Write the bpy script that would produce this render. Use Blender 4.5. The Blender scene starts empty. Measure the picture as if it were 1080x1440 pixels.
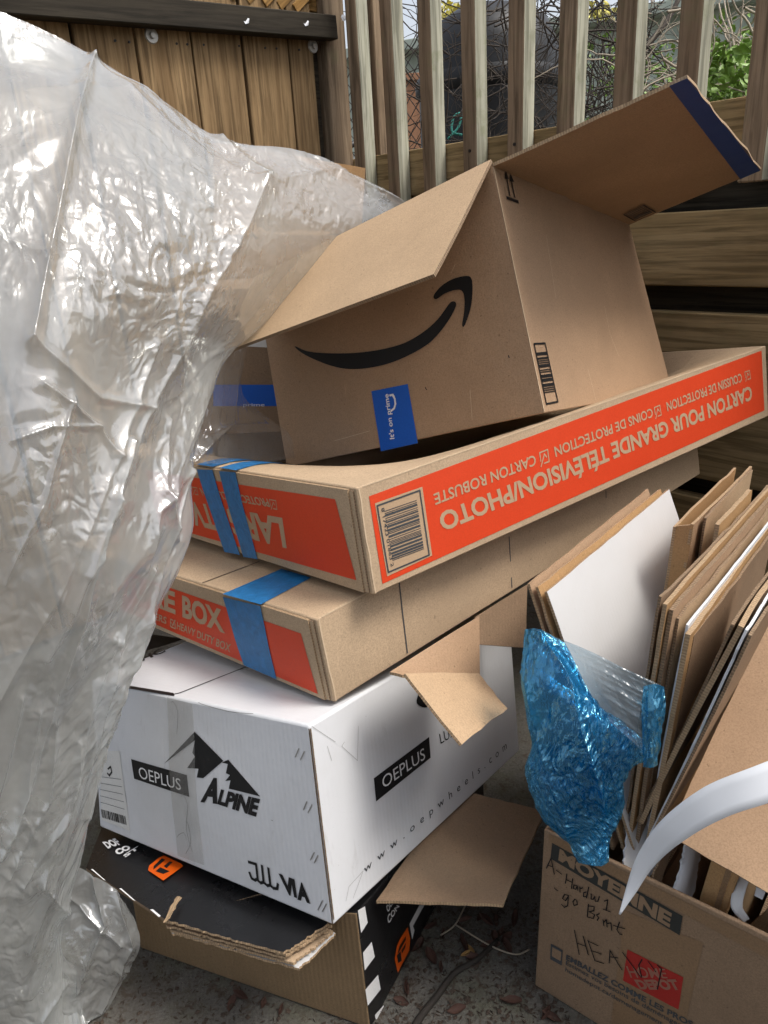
import bpy, bmesh, math, random
import numpy as np
from mathutils import Vector, Matrix

random.seed(7)
rng = np.random.default_rng(11)
scene = bpy.context.scene
COL = scene.collection

# ---------------------------------------------------------------- camera
FPX, CX, CY = 1050.0, 540.0, 720.0
CAMZ = 1.13
_down = np.array([166.0, 2728.0, FPX]); _down /= np.linalg.norm(_down)
_up = -_down
_fwd = np.array([0, 0, 1.0]) - _up * _up[2]; _fwd /= np.linalg.norm(_fwd)
_right = np.cross(_fwd, _up)
MW = np.stack([_right, _fwd, _up])
ORG = np.array([0, 0, CAMZ])
cam_data = bpy.data.cameras.new('camera')
cam = bpy.data.objects.new('camera', cam_data); COL.objects.link(cam)
_m = Matrix.Identity(4)
for i in range(3):
    _m[i][0] = MW[i, 0]; _m[i][1] = -MW[i, 1]; _m[i][2] = -MW[i, 2]; _m[i][3] = ORG[i]
cam.matrix_world = _m
cam_data.sensor_fit = 'VERTICAL'; cam_data.sensor_height = 36.0
cam_data.lens = FPX / 1440.0 * 36.0
cam_data.clip_start = 0.02; cam_data.clip_end = 400
scene.camera = cam

# ---------------------------------------------------------------- light
SUN_EL, SUN_AZ = math.radians(60), math.radians(108)      # azimuth clockwise from +Y
world = bpy.data.worlds.new('World'); scene.world = world; world.use_nodes = True
wn = world.node_tree
sky = wn.nodes.new('ShaderNodeTexSky'); sky.sky_type = 'NISHITA'; sky.sun_disc = False
sky.sun_elevation = SUN_EL; sky.sun_rotation = SUN_AZ
sky.air_density = 1.0; sky.dust_density = 4.0; sky.ozone_density = 1.0
hs = wn.nodes.new('ShaderNodeHueSaturation'); hs.inputs['Saturation'].default_value = 0.40    # hazy, nearly white cloud cover
wn.links.new(sky.outputs[0], hs.inputs['Color']); wn.links.new(hs.outputs[0], wn.nodes['Background'].inputs[0])
wn.nodes['Background'].inputs[1].default_value = 0.15
sd = bpy.data.lights.new('sun', 'SUN'); sd.energy = 1.55; sd.angle = math.radians(18)
sd.color = (1.0, 0.95, 0.88)
so = bpy.data.objects.new('sun', sd); COL.objects.link(so)
_s = Vector((math.sin(SUN_AZ) * math.cos(SUN_EL), math.cos(SUN_AZ) * math.cos(SUN_EL), math.sin(SUN_EL)))
so.rotation_euler = _s.to_track_quat('Z', 'Y').to_euler(); so.location = _s * 20
vs = scene.view_settings
vs.view_transform = 'Standard'; vs.look = 'None'; vs.gamma = 1.0; vs.exposure = 0.6
vs.use_curve_mapping = False
scene.render.engine = 'CYCLES'
scene.cycles.max_bounces = 7; scene.cycles.transparent_max_bounces = 12
scene.cycles.diffuse_bounces = 3; scene.cycles.use_denoising = True
scene.cycles.use_adaptive_sampling = True; scene.cycles.adaptive_threshold = 0.03

# ---------------------------------------------------------------- geometry helpers
def V(*a): return np.array(a, float)
def ray(px, py): return MW @ np.array([(px - CX) / FPX, (py - CY) / FPX, 1.0])
def at(px, py, depth): return ORG + ray(px, py) * depth
def depth_of(p): return float((MW.T @ (np.asarray(p, float) - ORG))[2])
def proj(p):
    c = MW.T @ (np.asarray(p, float) - ORG)
    return np.array([CX + FPX * c[0] / c[2], CY + FPX * c[1] / c[2]])
def hit(px, py, p, n):
    d = ray(px, py); n = np.asarray(n, float)
    return ORG + d * ((n @ (np.asarray(p, float) - ORG)) / (n @ d))
def unit(v): v = np.asarray(v, float); return v / np.linalg.norm(v)

def tag(o, label=None, cat=None, group=None, kind=None):
    if label: o['label'] = label
    if cat: o['category'] = cat
    if group: o['group'] = group
    if kind: o['kind'] = kind
    return o
def thing(name, loc, label=None, cat=None, group=None, rot=None):
    o = bpy.data.objects.new(name, None); COL.objects.link(o)
    o.location = loc; o.empty_display_size = 0.05
    if rot is not None: o.rotation_euler = rot
    return tag(o, label, cat, group)
def base(o):
    p = V(0, 0, 0)
    while o is not None:
        p += np.array(o.location); o = o.parent
    return p
def mesh_obj(name, verts, faces, mats, parent=None, uvs=None, midx=None, smooth=False, world_space=True):
    """verts in world space; stored relative to the parent's base"""
    verts = np.asarray(verts, float)
    if parent is not None and world_space: verts = verts - base(parent)
    me = bpy.data.meshes.new(name)
    me.from_pydata([tuple(v) for v in verts], [], [tuple(int(i) for i in f) for f in faces])
    if not isinstance(mats, (list, tuple)): mats = [mats]
    for m in mats: me.materials.append(m)
    if midx is not None: me.polygons.foreach_set('material_index', np.asarray(midx, np.int32))
    if uvs is not None:
        lay = me.uv_layers.new(name='UVMap')
        li = np.zeros(len(me.loops), np.int32); me.loops.foreach_get('vertex_index', li)
        uvs = np.asarray(uvs, np.float32)
        lay.data.foreach_set('uv', (uvs[li] if len(uvs) == len(verts) else uvs).reshape(-1))
    if smooth: me.polygons.foreach_set('use_smooth', np.ones(len(me.polygons), bool))
    me.update()
    o = bpy.data.objects.new(name, me); COL.objects.link(o); o.parent = parent
    return o
def recentre(o):
    """put a top-level mesh object's origin at its base"""
    me = o.data; n = len(me.vertices); a = np.zeros(n * 3); me.vertices.foreach_get('co', a); a = a.reshape(-1, 3)
    c = V((a[:, 0].min() + a[:, 0].max()) / 2, (a[:, 1].min() + a[:, 1].max()) / 2, a[:, 2].min())
    me.vertices.foreach_set('co', (a - c).reshape(-1)); me.update(); o.location = c
    return o
def bevel(o, w=0.0025, seg=2, ang=35):
    m = o.modifiers.new('bevel', 'BEVEL'); m.width = w; m.segments = seg
    m.limit_method = 'ANGLE'; m.angle_limit = math.radians(ang); m.harden_normals = False
    return o

def grid_faces(nu, nv, off=0, flip=False):
    fs = []
    for j in range(nv):
        for i in range(nu):
            a = off + j * (nu + 1) + i; q = (a, a + 1, a + nu + 2, a + nu + 1)
            fs.append(q[::-1] if flip else q)
    return fs

_NP = rng.random((64, 2)) * 6.283
def wob(u, v, seed, freq=2.0):
    """cheap smooth noise in [-1,1]"""
    r = np.random.default_rng(seed); s = 0
    for k in range(4):
        a, b, c = r.uniform(-freq, freq, 2).tolist() + [r.uniform(0, 6.28)]
        s = s + np.sin(6.283 * (a * u + b * v) + c)
    return s / 4

class Face:
    """bilinear patch, u along p00->p10, v along p00->p01, n outward; bulge(u,v) metres outward"""
    def __init__(s, p00, p10, p01, p11, outward=None, bulge=None):
        s.p = [np.asarray(q, float) for q in (p00, p10, p01, p11)]
        s.lu = np.linalg.norm(s.p[1] - s.p[0]); s.lv = np.linalg.norm(s.p[2] - s.p[0])
        n = np.cross(s.p[1] - s.p[0], s.p[2] - s.p[0]); n = n / np.linalg.norm(n)
        if outward is not None and n @ np.asarray(outward) < 0: n = -n
        s.n = n; s.bulge = bulge
    def pt(s, u, v, off=0.0):
        u = np.asarray(u, float)[..., None]; v = np.asarray(v, float)[..., None]
        q = s.p[0] * (1 - u) * (1 - v) + s.p[1] * u * (1 - v) + s.p[2] * (1 - u) * v + s.p[3] * u * v
        h = off
        if s.bulge is not None: h = h + s.bulge(u, v)
        return q + s.n * h
    def uv(s, px, py, off=0.0):
        u, v = 0.4, 0.5; tgt = np.array([px, py])
        for _ in range(25):
            f0 = proj(s.pt(u, v, off)) - tgt
            e = 1e-4
            J = np.stack([(proj(s.pt(u + e, v, off)) - tgt - f0) / e, (proj(s.pt(u, v + e, off)) - tgt - f0) / e], 1)
            st = np.linalg.solve(J, -f0); k = min(1.0, 0.3 / (np.abs(st).max() + 1e-9))
            u += st[0] * k; v += st[1] * k
            if np.abs(st).max() < 1e-6: break
        return u, v

def zm(k, ox, oy, pts): return [(ox + x * k, oy + y * k) for x, y in pts]

def quad_print(name, face, pxq, mat, parent, off=0.0006, nu=10, nv=4, uvq=None):
    """quad given by four photo points tl,tr,br,bl laid on the face as a fine grid"""
    c = uvq if uvq is not None else [face.uv(*p, off) for p in pxq]
    c = [np.array(q) for q in c]
    vs_, uvs = [], []
    for j in range(nv + 1):
        for i in range(nu + 1):
            a, b = i / nu, j / nv
            q = c[0] * (1 - a) * (1 - b) + c[1] * a * (1 - b) + c[2] * a * b + c[3] * (1 - a) * b
            vs_.append(face.pt(q[0], q[1], off)); uvs.append((q[0] * face.lu, q[1] * face.lv))
    fl = np.cross(vs_[1] - vs_[0], vs_[nu + 1] - vs_[0]) @ face.n < 0
    return mesh_obj(name, vs_, grid_faces(nu, nv, flip=fl), mat, parent, uvs)
def poly_print(name, face, polys, mat, parent, off=0.0009):
    """flat printed shapes, each polygon a list of photo points"""
    vs_, fs = [], []
    for poly in polys:
        b0 = len(vs_); pts = [face.pt(*face.uv(x, y, off), off) for x, y in poly]
        a = sum(np.cross(pts[i] - pts[0], pts[i + 1] - pts[0]) for i in range(1, len(pts) - 1))
        if a @ face.n < 0: pts = pts[::-1]
        vs_ += pts; fs.append(list(range(b0, b0 + len(pts))))
    o = mesh_obj(name, vs_, fs, mat, parent)
    bm = bmesh.new(); bm.from_mesh(o.data); bmesh.ops.triangulate(bm, faces=bm.faces); bm.to_mesh(o.data); bm.free()
    return o
def stroke_print(name, face, lines, width, mat, parent, off=0.0012):
    vs_, fs = [], []
    for ln in lines:
        P = [face.pt(*face.uv(x, y, off), off) for x, y in ln]
        for a, b in zip(P[:-1], P[1:]):
            d = unit(b - a); s = np.cross(face.n, d) * width / 2; e = d * width * 0.35
            k = len(vs_); vs_ += [a - e - s, b + e - s, b + e + s, a - e + s]; fs.append((k, k + 1, k + 2, k + 3))
    return mesh_obj(name, vs_, fs, mat, parent)

_txt = {}
def text_geo(body, bold, space=1.0):
    key = (body, bold, space)
    if key not in _txt:
        cu = bpy.data.curves.new('tmp', 'FONT'); cu.body = body; cu.size = 1.0; cu.offset = bold
        cu.resolution_u = 3; cu.space_character = space
        ob = bpy.data.objects.new('tmp', cu); COL.objects.link(ob)
        dg = bpy.context.evaluated_depsgraph_get(); me = ob.evaluated_get(dg).to_mesh()
        v = np.array([tuple(p.co)[:2] for p in me.vertices]); f = [tuple(p.vertices) for p in me.polygons]
        ob.evaluated_get(dg).to_mesh_clear(); bpy.data.objects.remove(ob); bpy.data.curves.remove(cu)
        lo, hi = v.min(0), v.max(0)
        _txt[key] = ((v - lo) / (hi - lo), f)
    return _txt[key]
def text_print(name, face, body, pxq, mat, parent, off=0.0010, bold=0.02, space=1.0):
    """pxq: photo points of the text box's bl, br, tr, tl in reading direction"""
    v, f = text_geo(body, bold, space)
    c = [np.array(face.uv(*p, off)) for p in pxq]
    a, b = v[:, :1], v[:, 1:]
    q = c[0] * (1 - a) * (1 - b) + c[1] * a * (1 - b) + c[2] * a * b + c[3] * (1 - a) * b
    P = face.pt(q[:, 0], q[:, 1], off)
    t = f[0]
    nn = sum(np.cross(P[k[1]] - P[k[0]], P[k[2]] - P[k[0]]) for k in f)
    if nn @ face.n < 0: f = [k[::-1] for k in f]
    return mesh_obj(name, P, f, mat, parent)
def bars_print(name, face, pxq, mat, parent, off=0.0010, n=28, seed=1, along_v=True):
    r = random.Random(seed); c = [np.array(face.uv(*p, off)) for p in pxq]
    vs_, fs = [], []; t = 0.0; w = []
    while t < 1:
        a = r.choice((1, 1, 2, 3)) / n / 2.1; g = r.choice((1, 1, 2)) / n / 2.1
        w.append((t, min(1, t + a))); t += a + g
    for a, b in w:
        def q(x, y):
            if not along_v: x, y = y, x
            z = c[0] * (1 - x) * (1 - y) + c[1] * x * (1 - y) + c[2] * x * y + c[3] * (1 - x) * y
            return face.pt(z[0], z[1], off)
        k = len(vs_); Q = [q(0, a), q(1, a), q(1, b), q(0, b)]
        if np.cross(Q[1] - Q[0], Q[2] - Q[0]) @ face.n < 0: Q = Q[::-1]
        vs_ += Q; fs.append((k, k + 1, k + 2, k + 3))
    return mesh_obj(name, vs_, fs, mat, parent)

def slab(name, P, th, mat, edge, parent, nu=8, nv=8, warp=0.0, seed=0, outward=None, rag=0.0, fluted=None):
    """sheet of board: P = [p00,p10,p11,p01] world corners of the outer face, thickness th behind it"""
    f = Face(P[0], P[1], P[3], P[2], outward)
    r = np.random.default_rng(seed)
    vs_, uvs, fs, mi = [], [], [], []
    jit = r.normal(0, 1, (nv + 1, nu + 1, 2)) * rag
    jit[1:-1, 1:-1] = 0
    for side in (0, 1):
        for j in range(nv + 1):
            for i in range(nu + 1):
                u, v = i / nu, j / nv
                uu, vv = u + jit[j, i, 0] / f.lu, v + jit[j, i, 1] / f.lv
                w = warp * float(wob(np.array(u), np.array(v), seed, 0.7))
                vs_.append(f.pt(uu, vv, w - th * side)); uvs.append((u * f.lu, v * f.lv))
    N = (nu + 1) * (nv + 1)
    fl = np.cross(vs_[1] - vs_[0], vs_[nu + 1] - vs_[0]) @ f.n < 0
    g = grid_faces(nu, nv, 0, fl); fs += g; mi += [0] * len(g)
    g = grid_faces(nu, nv, N, not fl); fs += g; mi += [0] * len(g)
    ring = [i for i in range(nu + 1)] + [j * (nu + 1) + nu for j in range(1, nv + 1)] + \
           [nv * (nu + 1) + i for i in range(nu - 1, -1, -1)] + [j * (nu + 1) for j in range(nv - 1, 0, -1)]
    luv = [uvs[i] for fc in fs for i in fc]
    d = 0.0
    for a, b in zip(ring, ring[1:] + ring[:1]):
        q = (a, b, b + N, a + N); L = np.linalg.norm(vs_[b] - vs_[a])
        qu = [(d, 0), (d + L, 0), (d + L, th), (d, th)]
        if not fl: q = q[::-1]; qu = qu[::-1]
        fs.append(q); mi.append(1); luv += qu; d += L
    return mesh_obj(name, vs_, fs, [mat, edge], parent, luv, mi), f

def dense(P, n):
    """Catmull-Rom through a grid of control points (rows x cols x 3) -> dense grid"""
    def cr(A, m):
        A = np.asarray(A); k = len(A)
        ext = np.concatenate([[2 * A[0] - A[1]], A, [2 * A[-1] - A[-2]]])
        out = []
        for t in np.linspace(0, k - 1, m):
            i = min(int(t), k - 2); f = t - i
            p0, p1, p2, p3 = ext[i], ext[i + 1], ext[i + 2], ext[i + 3]
            out.append(0.5 * ((2 * p1) + (-p0 + p2) * f + (2 * p0 - 5 * p1 + 4 * p2 - p3) * f * f + (-p0 + 3 * p1 - 3 * p2 + p3) * f ** 3))
        return np.array(out)
    a = cr(np.asarray(P, float), n[0])
    return np.swapaxes(cr(np.swapaxes(a, 0, 1), n[1]), 0, 1)
def normals(G):
    du = np.gradient(G, axis=1); dv = np.gradient(G, axis=0)
    n = np.cross(du, dv); return n / (np.linalg.norm(n, axis=2, keepdims=True) + 1e-12)
def crumple(X, Y, seed, lam, n=7, warp=0.35):
    """sharp creases: sum of warped triangle waves in random directions; X, Y metres"""
    r = np.random.default_rng(seed); h = np.zeros_like(X)
    wx = sum(np.sin(6.283 * (X * a + Y * b) + c) for a, b, c in zip(r.uniform(-1, 1, 4) / lam / 2.2, r.uniform(-1, 1, 4) / lam / 2.2, r.uniform(0, 6.28, 4))) * lam * warp
    wy = sum(np.sin(6.283 * (X * a + Y * b) + c) for a, b, c in zip(r.uniform(-1, 1, 4) / lam / 2.2, r.uniform(-1, 1, 4) / lam / 2.2, r.uniform(0, 6.28, 4))) * lam * warp
    Xw, Yw = X + wx, Y + wy
    for k in range(n):
        a = r.uniform(0, math.pi); l = lam * r.uniform(0.6, 1.7); ph = r.uniform(0, 1)
        t = (Xw * math.cos(a) + Yw * math.sin(a)) / l + ph
        h += (np.abs((t % 1.0) - 0.5) * 4 - 1) * l / lam
    return h / math.sqrt(n)
def wrinkle(X, Y, seed, lam, ang, spread, n=5):
    """long straight film creases around one direction"""
    r = np.random.default_rng(seed); h = np.zeros_like(X)
    for k in range(n):
        a = ang + r.normal(0, spread); l = lam * r.uniform(0.6, 1.8); ph = r.uniform(0, 1)
        c, s_ = math.cos(a), math.sin(a)
        along = -X * s_ + Y * c
        wv = 0.45 * l * np.sin(along / l * 0.4 + r.uniform(0, 6.28)) + 0.2 * l * np.sin(along / l * 1.1 + r.uniform(0, 6.28))
        t = (X * c + Y * s_ + wv) / l + ph
        tri = np.abs((t % 1.0) - 0.5) * 4 - 1
        gate = np.clip(0.5 + 0.9 * np.sin(along / l * 0.55 + 3 * np.sin(X / l * .4 + k)), 0, 1)
        h += tri * gate * l / lam
    return h / math.sqrt(n)
def facets(X, Y, seed, lam, ang, aniso=1.6):
    """crumpled-film facets: random heights on a warped triangular lattice, linear inside each triangle"""
    r = np.random.default_rng(seed); H = r.uniform(-1, 1, (97, 89))
    c, s_ = math.cos(ang), math.sin(ang)
    x = (X * c + Y * s_) / lam; y = (-X * s_ + Y * c) / (lam * aniso)
    p = r.uniform(0, 6.28, 4)
    x, y = x + .55 * np.sin(y * 1.7 + p[0]) + .35 * np.sin(x * .9 + y * 2.9 + p[1]), y + .55 * np.sin(x * 1.9 + p[2]) + .35 * np.sin(x * 2.7 - y * 1.1 + p[3])
    u = x + y * .5; v = y
    i0, j0 = np.floor(u).astype(int), np.floor(v).astype(int); fu, fv = u - i0, v - j0
    h = lambda a, b: H[(i0 + a) % 97, (j0 + b) % 89]
    return np.where(fu + fv < 1, h(0, 0) * (1 - fu - fv) + h(1, 0) * fu + h(0, 1) * fv, h(1, 1) * (fu + fv - 1) + h(1, 0) * (1 - fv) + h(0, 1) * (1 - fu))
def cells(X, Y, seed, lam, box):
    """faceted crumple: distance to nearest of random points"""
    r = np.random.default_rng(seed); m = int(box[0] * box[1] / lam / lam) + 4
    pts = np.stack([r.uniform(X.min() - lam, X.max() + lam, m), r.uniform(Y.min() - lam, Y.max() + lam, m)], 1)
    best = np.full(X.shape, 9.0); sec = np.full(X.shape, 9.0)
    for x, y in pts:
        d = np.hypot(X - x, Y - y); sec = np.minimum(sec, np.maximum(best, d)); best = np.minimum(best, d)
    return (sec - best) / lam

# ---------------------------------------------------------------- materials
def new_mat(name):
    m = bpy.data.materials.new(name); m.use_nodes = True
    nt = m.node_tree; b = nt.nodes['Principled BSDF']
    return m, nt, b
def N(nt, t, **kw):
    n = nt.nodes.new(t)
    for k, v in kw.items(): setattr(n, k, v)
    return n
def coords(nt, which='Object', scale=(1, 1, 1), rnd=True):
    tc = N(nt, 'ShaderNodeTexCoord'); mp = N(nt, 'ShaderNodeMapping'); mp.inputs['Scale'].default_value = scale
    nt.links.new(tc.outputs[which], mp.inputs['Vector'])
    if rnd:
        oi = N(nt, 'ShaderNodeObjectInfo'); mu = N(nt, 'ShaderNodeMath', operation='MULTIPLY'); mu.inputs[1].default_value = 37.0
        nt.links.new(oi.outputs['Random'], mu.inputs[0]); nt.links.new(mu.outputs[0], mp.inputs['Location'])
    return mp.outputs[0]
def noise(nt, vec, scale, detail=4, rough=0.55, dist=0.0):
    n = N(nt, 'ShaderNodeTexNoise'); n.inputs['Scale'].default_value = scale; n.inputs['Detail'].default_value = detail
    n.inputs['Roughness'].default_value = rough; n.inputs['Distortion'].default_value = dist
    nt.links.new(vec, n.inputs['Vector']); return n.outputs['Fac']
def ramp(nt, fac, stops):
    r = N(nt, 'ShaderNodeValToRGB'); e = r.color_ramp.elements
    while len(e) < len(stops): e.new(0.5)
    for i, (p, c) in enumerate(stops):
        e[i].position = p; e[i].color = (*c, 1) if len(c) == 3 else c
    nt.links.new(fac, r.inputs[0]); return r.outputs[0]
def mix(nt, fac, a, b, blend='MIX'):
    m = N(nt, 'ShaderNodeMix', data_type='RGBA', blend_type=blend)
    for s, x in ((0, fac), (6, a), (7, b)):
        if isinstance(x, (int, float)): m.inputs[s].default_value = x
        elif isinstance(x, tuple): m.inputs[s].default_value = (*x, 1)
        else: nt.links.new(x, m.inputs[s])
    return m.outputs[2]
def bump(nt, b, height, strength=0.3, dist=0.002, prev=None):
    n = N(nt, 'ShaderNodeBump'); n.inputs['Strength'].default_value = strength; n.inputs['Distance'].default_value = dist
    nt.links.new(height, n.inputs['Height'])
    if prev is not None: nt.links.new(prev, n.inputs['Normal'])
    if b is not None: nt.links.new(n.outputs[0], b.inputs['Normal'])
    return n.outputs[0]
def grey(a): return (a, a, a)

def kraft(name, c, rough=0.75, wear=0.5, flute=0.0, flute_dir=0, spec=0.25):
    m, nt, b = new_mat(name); v = coords(nt)
    big = noise(nt, v, 5, 5, 0.6); fib = noise(nt, v, 420, 3, 0.7); mid = noise(nt, v, 60, 4, 0.6)
    dk = tuple(x * 0.74 for x in c); lt = tuple(min(1, x * 1.16) for x in c)
    col = mix(nt, ramp(nt, big, [(0.3, grey(0)), (0.7, grey(1))]), tuple(x * 0.92 for x in c), lt)
    col = mix(nt, ramp(nt, fib, [(0.36, grey(0.75)), (0.6, grey(0))]), col, dk)
    col = mix(nt, ramp(nt, mid, [(0.55, grey(0)), (0.75, grey(0.35 * wear))]), col, tuple(x * 0.7 for x in c))
    sp = noise(nt, v, 190, 1, 0.3)
    col = mix(nt, ramp(nt, sp, [(0.74, grey(0)), (0.79, grey(0.55))]), col, tuple(x * 0.4 for x in c))
    scr = noise(nt, coords(nt, scale=(1.0, 1.0, 0.12)), 55, 3, 0.6, 0.3)
    col = mix(nt, ramp(nt, scr, [(0.70, grey(0)), (0.76, grey(0.30))]), col, tuple(min(1, x * 1.5) for x in c))
    nt.links.new(col, b.inputs['Base Color']); b.inputs['Roughness'].default_value = rough
    b.inputs['Specular IOR Level'].default_value = spec
    pr = bump(nt, None, fib, 0.25, 0.0006)
    pr = bump(nt, None, noise(nt, v, 5, 2, 0.5), 0.5, 0.012, pr)
    pr = bump(nt, None, noise(nt, v, 14, 3, 0.5), 0.35, 0.004, pr)
    if flute:
        uv = coords(nt, 'UV', rnd=False); w = N(nt, 'ShaderNodeTexWave'); w.bands_direction = 'XY'[flute_dir]
        w.inputs['Scale'].default_value = 40; w.inputs['Distortion'].default_value = 0.6; w.inputs['Detail'].default_value = 1
        nt.links.new(uv, w.inputs['Vector']); pr = bump(nt, None, w.outputs['Fac'], flute, 0.0012, pr)
    nt.links.new(pr, b.inputs['Normal'])
    return m
def edge_mat(name, c, dark=0.6):
    """cut edge of corrugated board: flutes between two liners, UV in metres along/through"""
    m, nt, b = new_mat(name); uv = coords(nt, 'UV', rnd=False)
    w = N(nt, 'ShaderNodeTexWave'); w.wave_type = 'BANDS'; w.bands_direction = 'X'; w.inputs['Scale'].default_value = 75
    w.inputs['Distortion'].default_value = 3.0; w.inputs['Detail'].default_value = 2; w.inputs['Detail Scale'].default_value = 3
    nt.links.new(uv, w.inputs['Vector'])
    n = noise(nt, coords(nt), 160, 4, 0.7)
    col = mix(nt, w.outputs['Fac'], tuple(x * dark for x in c), tuple(min(1, x * 1.15) for x in c))
    col = mix(nt, ramp(nt, n, [(0.4, grey(0)), (0.65, grey(0.7))]), col, tuple(x * 0.75 for x in c))
    nt.links.new(col, b.inputs['Base Color']); b.inputs['Roughness'].default_value = 0.9
    bump(nt, b, n, 0.8, 0.002)
    return m
def ink(name, c, rough=0.6, worn=0.25, under=None, scale=25, spec=0.3):
    m, nt, b = new_mat(name); v = coords(nt)
    n = noise(nt, v, scale, 6, 0.7); f = noise(nt, v, 420, 2, 0.6)
    col = mix(nt, ramp(nt, f, [(0.35, grey(0.5)), (0.6, grey(0))]), c, tuple(x * 0.85 for x in c))
    if under: col = mix(nt, ramp(nt, n, [(0.68, grey(0)), (0.74, grey(worn))]), col, under)
    nt.links.new(col, b.inputs['Base Color']); b.inputs['Roughness'].default_value = rough
    b.inputs['Specular IOR Level'].default_value = spec
    pr = bump(nt, None, f, 0.2, 0.0005)
    nt.links.new(bump(nt, None, noise(nt, v, 14, 3, 0.5), 0.35, 0.004, pr), b.inputs['Normal'])
    return m
def white_coat(name, c=(0.68, 0.69, 0.71), dirt=0.75, rough=0.42):
    m, nt, b = new_mat(name); v = coords(nt)
    a = noise(nt, v, 4, 6, 0.65, 0.6); s = noise(nt, coords(nt, scale=(1, 1, 0.25)), 34, 6, 0.7, 0.4); g = noise(nt, v, 300, 2, 0.6)
    col = mix(nt, ramp(nt, a, [(0.5, grey(0)), (0.8, grey(0.5 * dirt))]), c, (0.5, 0.48, 0.44))
    col = mix(nt, ramp(nt, s, [(0.62, grey(0)), (0.78, grey(0.55 * dirt))]), col, (0.36, 0.35, 0.33))
    col = mix(nt, ramp(nt, g, [(0.7, grey(0)), (0.76, grey(0.4 * dirt))]), col, (0.25, 0.24, 0.22))
    nt.links.new(col, b.inputs['Base Color']); b.inputs['Roughness'].default_value = rough
    pr = bump(nt, None, s, 0.15, 0.001)
    uv = coords(nt, 'UV', rnd=False); w = N(nt, 'ShaderNodeTexWave'); w.inputs['Scale'].default_value = 36
    w.inputs['Distortion'].default_value = 0.8; nt.links.new(uv, w.inputs['Vector'])
    pr = bump(nt, None, w.outputs['Fac'], 0.10, 0.001, pr)
    nt.links.new(bump(nt, None, noise(nt, v, 12, 3, 0.5), 0.4, 0.004, pr), b.inputs['Normal'])
    return m
def tape_mat(name, c, rough=0.45):
    m, nt, b = new_mat(name); v = coords(nt)
    n = noise(nt, v, 55, 5, 0.7, 0.8); g = noise(nt, v, 260, 2, 0.6)
    col = mix(nt, ramp(nt, n, [(0.35, grey(0)), (0.7, grey(1))]), tuple(x * 0.75 for x in c), tuple(min(1, x * 1.2) for x in c))
    nt.links.new(col, b.inputs['Base Color']); b.inputs['Roughness'].default_value = rough
    pr = bump(nt, None, n, 0.5, 0.002); nt.links.new(bump(nt, None, g, 0.25, 0.0006, pr), b.inputs['Normal'])
    return m
def wood(name, c1, c2, axis='Z', knots=True, moss=0.0, rough=0.85, grime=0.4, vary=0.3):
    m, nt, b = new_mat(name)
    sc = {'Z': (1, 1, 0.045), 'X': (0.045, 1, 1)}[axis]
    v = coords(nt, scale=sc); v1 = coords(nt)
    g = noise(nt, v, 70, 6, 0.65, 0.5); g2 = noise(nt, v, 15, 4, 0.6, 1.2); big = noise(nt, v1, 3.5, 4, 0.6)
    col = mix(nt, ramp(nt, g2, [(0.3, grey(0)), (0.7, grey(1))]), c1, c2)
    col = mix(nt, ramp(nt, g, [(0.38, grey(0.8)), (0.56, grey(0))]), col, tuple(x * 0.38 for x in c1))
    col = mix(nt, ramp(nt, big, [(0.42, grey(0)), (0.75, grey(grime))]), col, tuple(x * 0.35 for x in c1))
    if knots:
        vo = N(nt, 'ShaderNodeTexVoronoi'); vo.inputs['Scale'].default_value = 5.5
        nt.links.new(coords(nt, scale={'Z': (1.6, 1.6, 0.55), 'X': (0.55, 1.6, 1.6)}[axis]), vo.inputs['Vector'])
        col = mix(nt, ramp(nt, vo.outputs['Distance'], [(0.05, grey(0.85)), (0.13, grey(0))]), col, tuple(x * 0.22 for x in c1))
    oi = N(nt, 'ShaderNodeObjectInfo')
    col = mix(nt, ramp(nt, oi.outputs['Random'], [(0, grey(0)), (1, grey(vary))]), col, tuple(x * 0.45 for x in c1))
    if moss:
        mo = noise(nt, v1, 9, 6, 0.7)
        col = mix(nt, ramp(nt, mo, [(0.55, grey(0)), (0.72, grey(moss))]), col, (0.16, 0.19, 0.08))
    nt.links.new(col, b.inputs['Base Color']); b.inputs['Roughness'].default_value = rough
    b.inputs['Specular IOR Level'].default_value = 0.2
    bump(nt, b, g, 0.6, 0.002)
    return m
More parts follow.
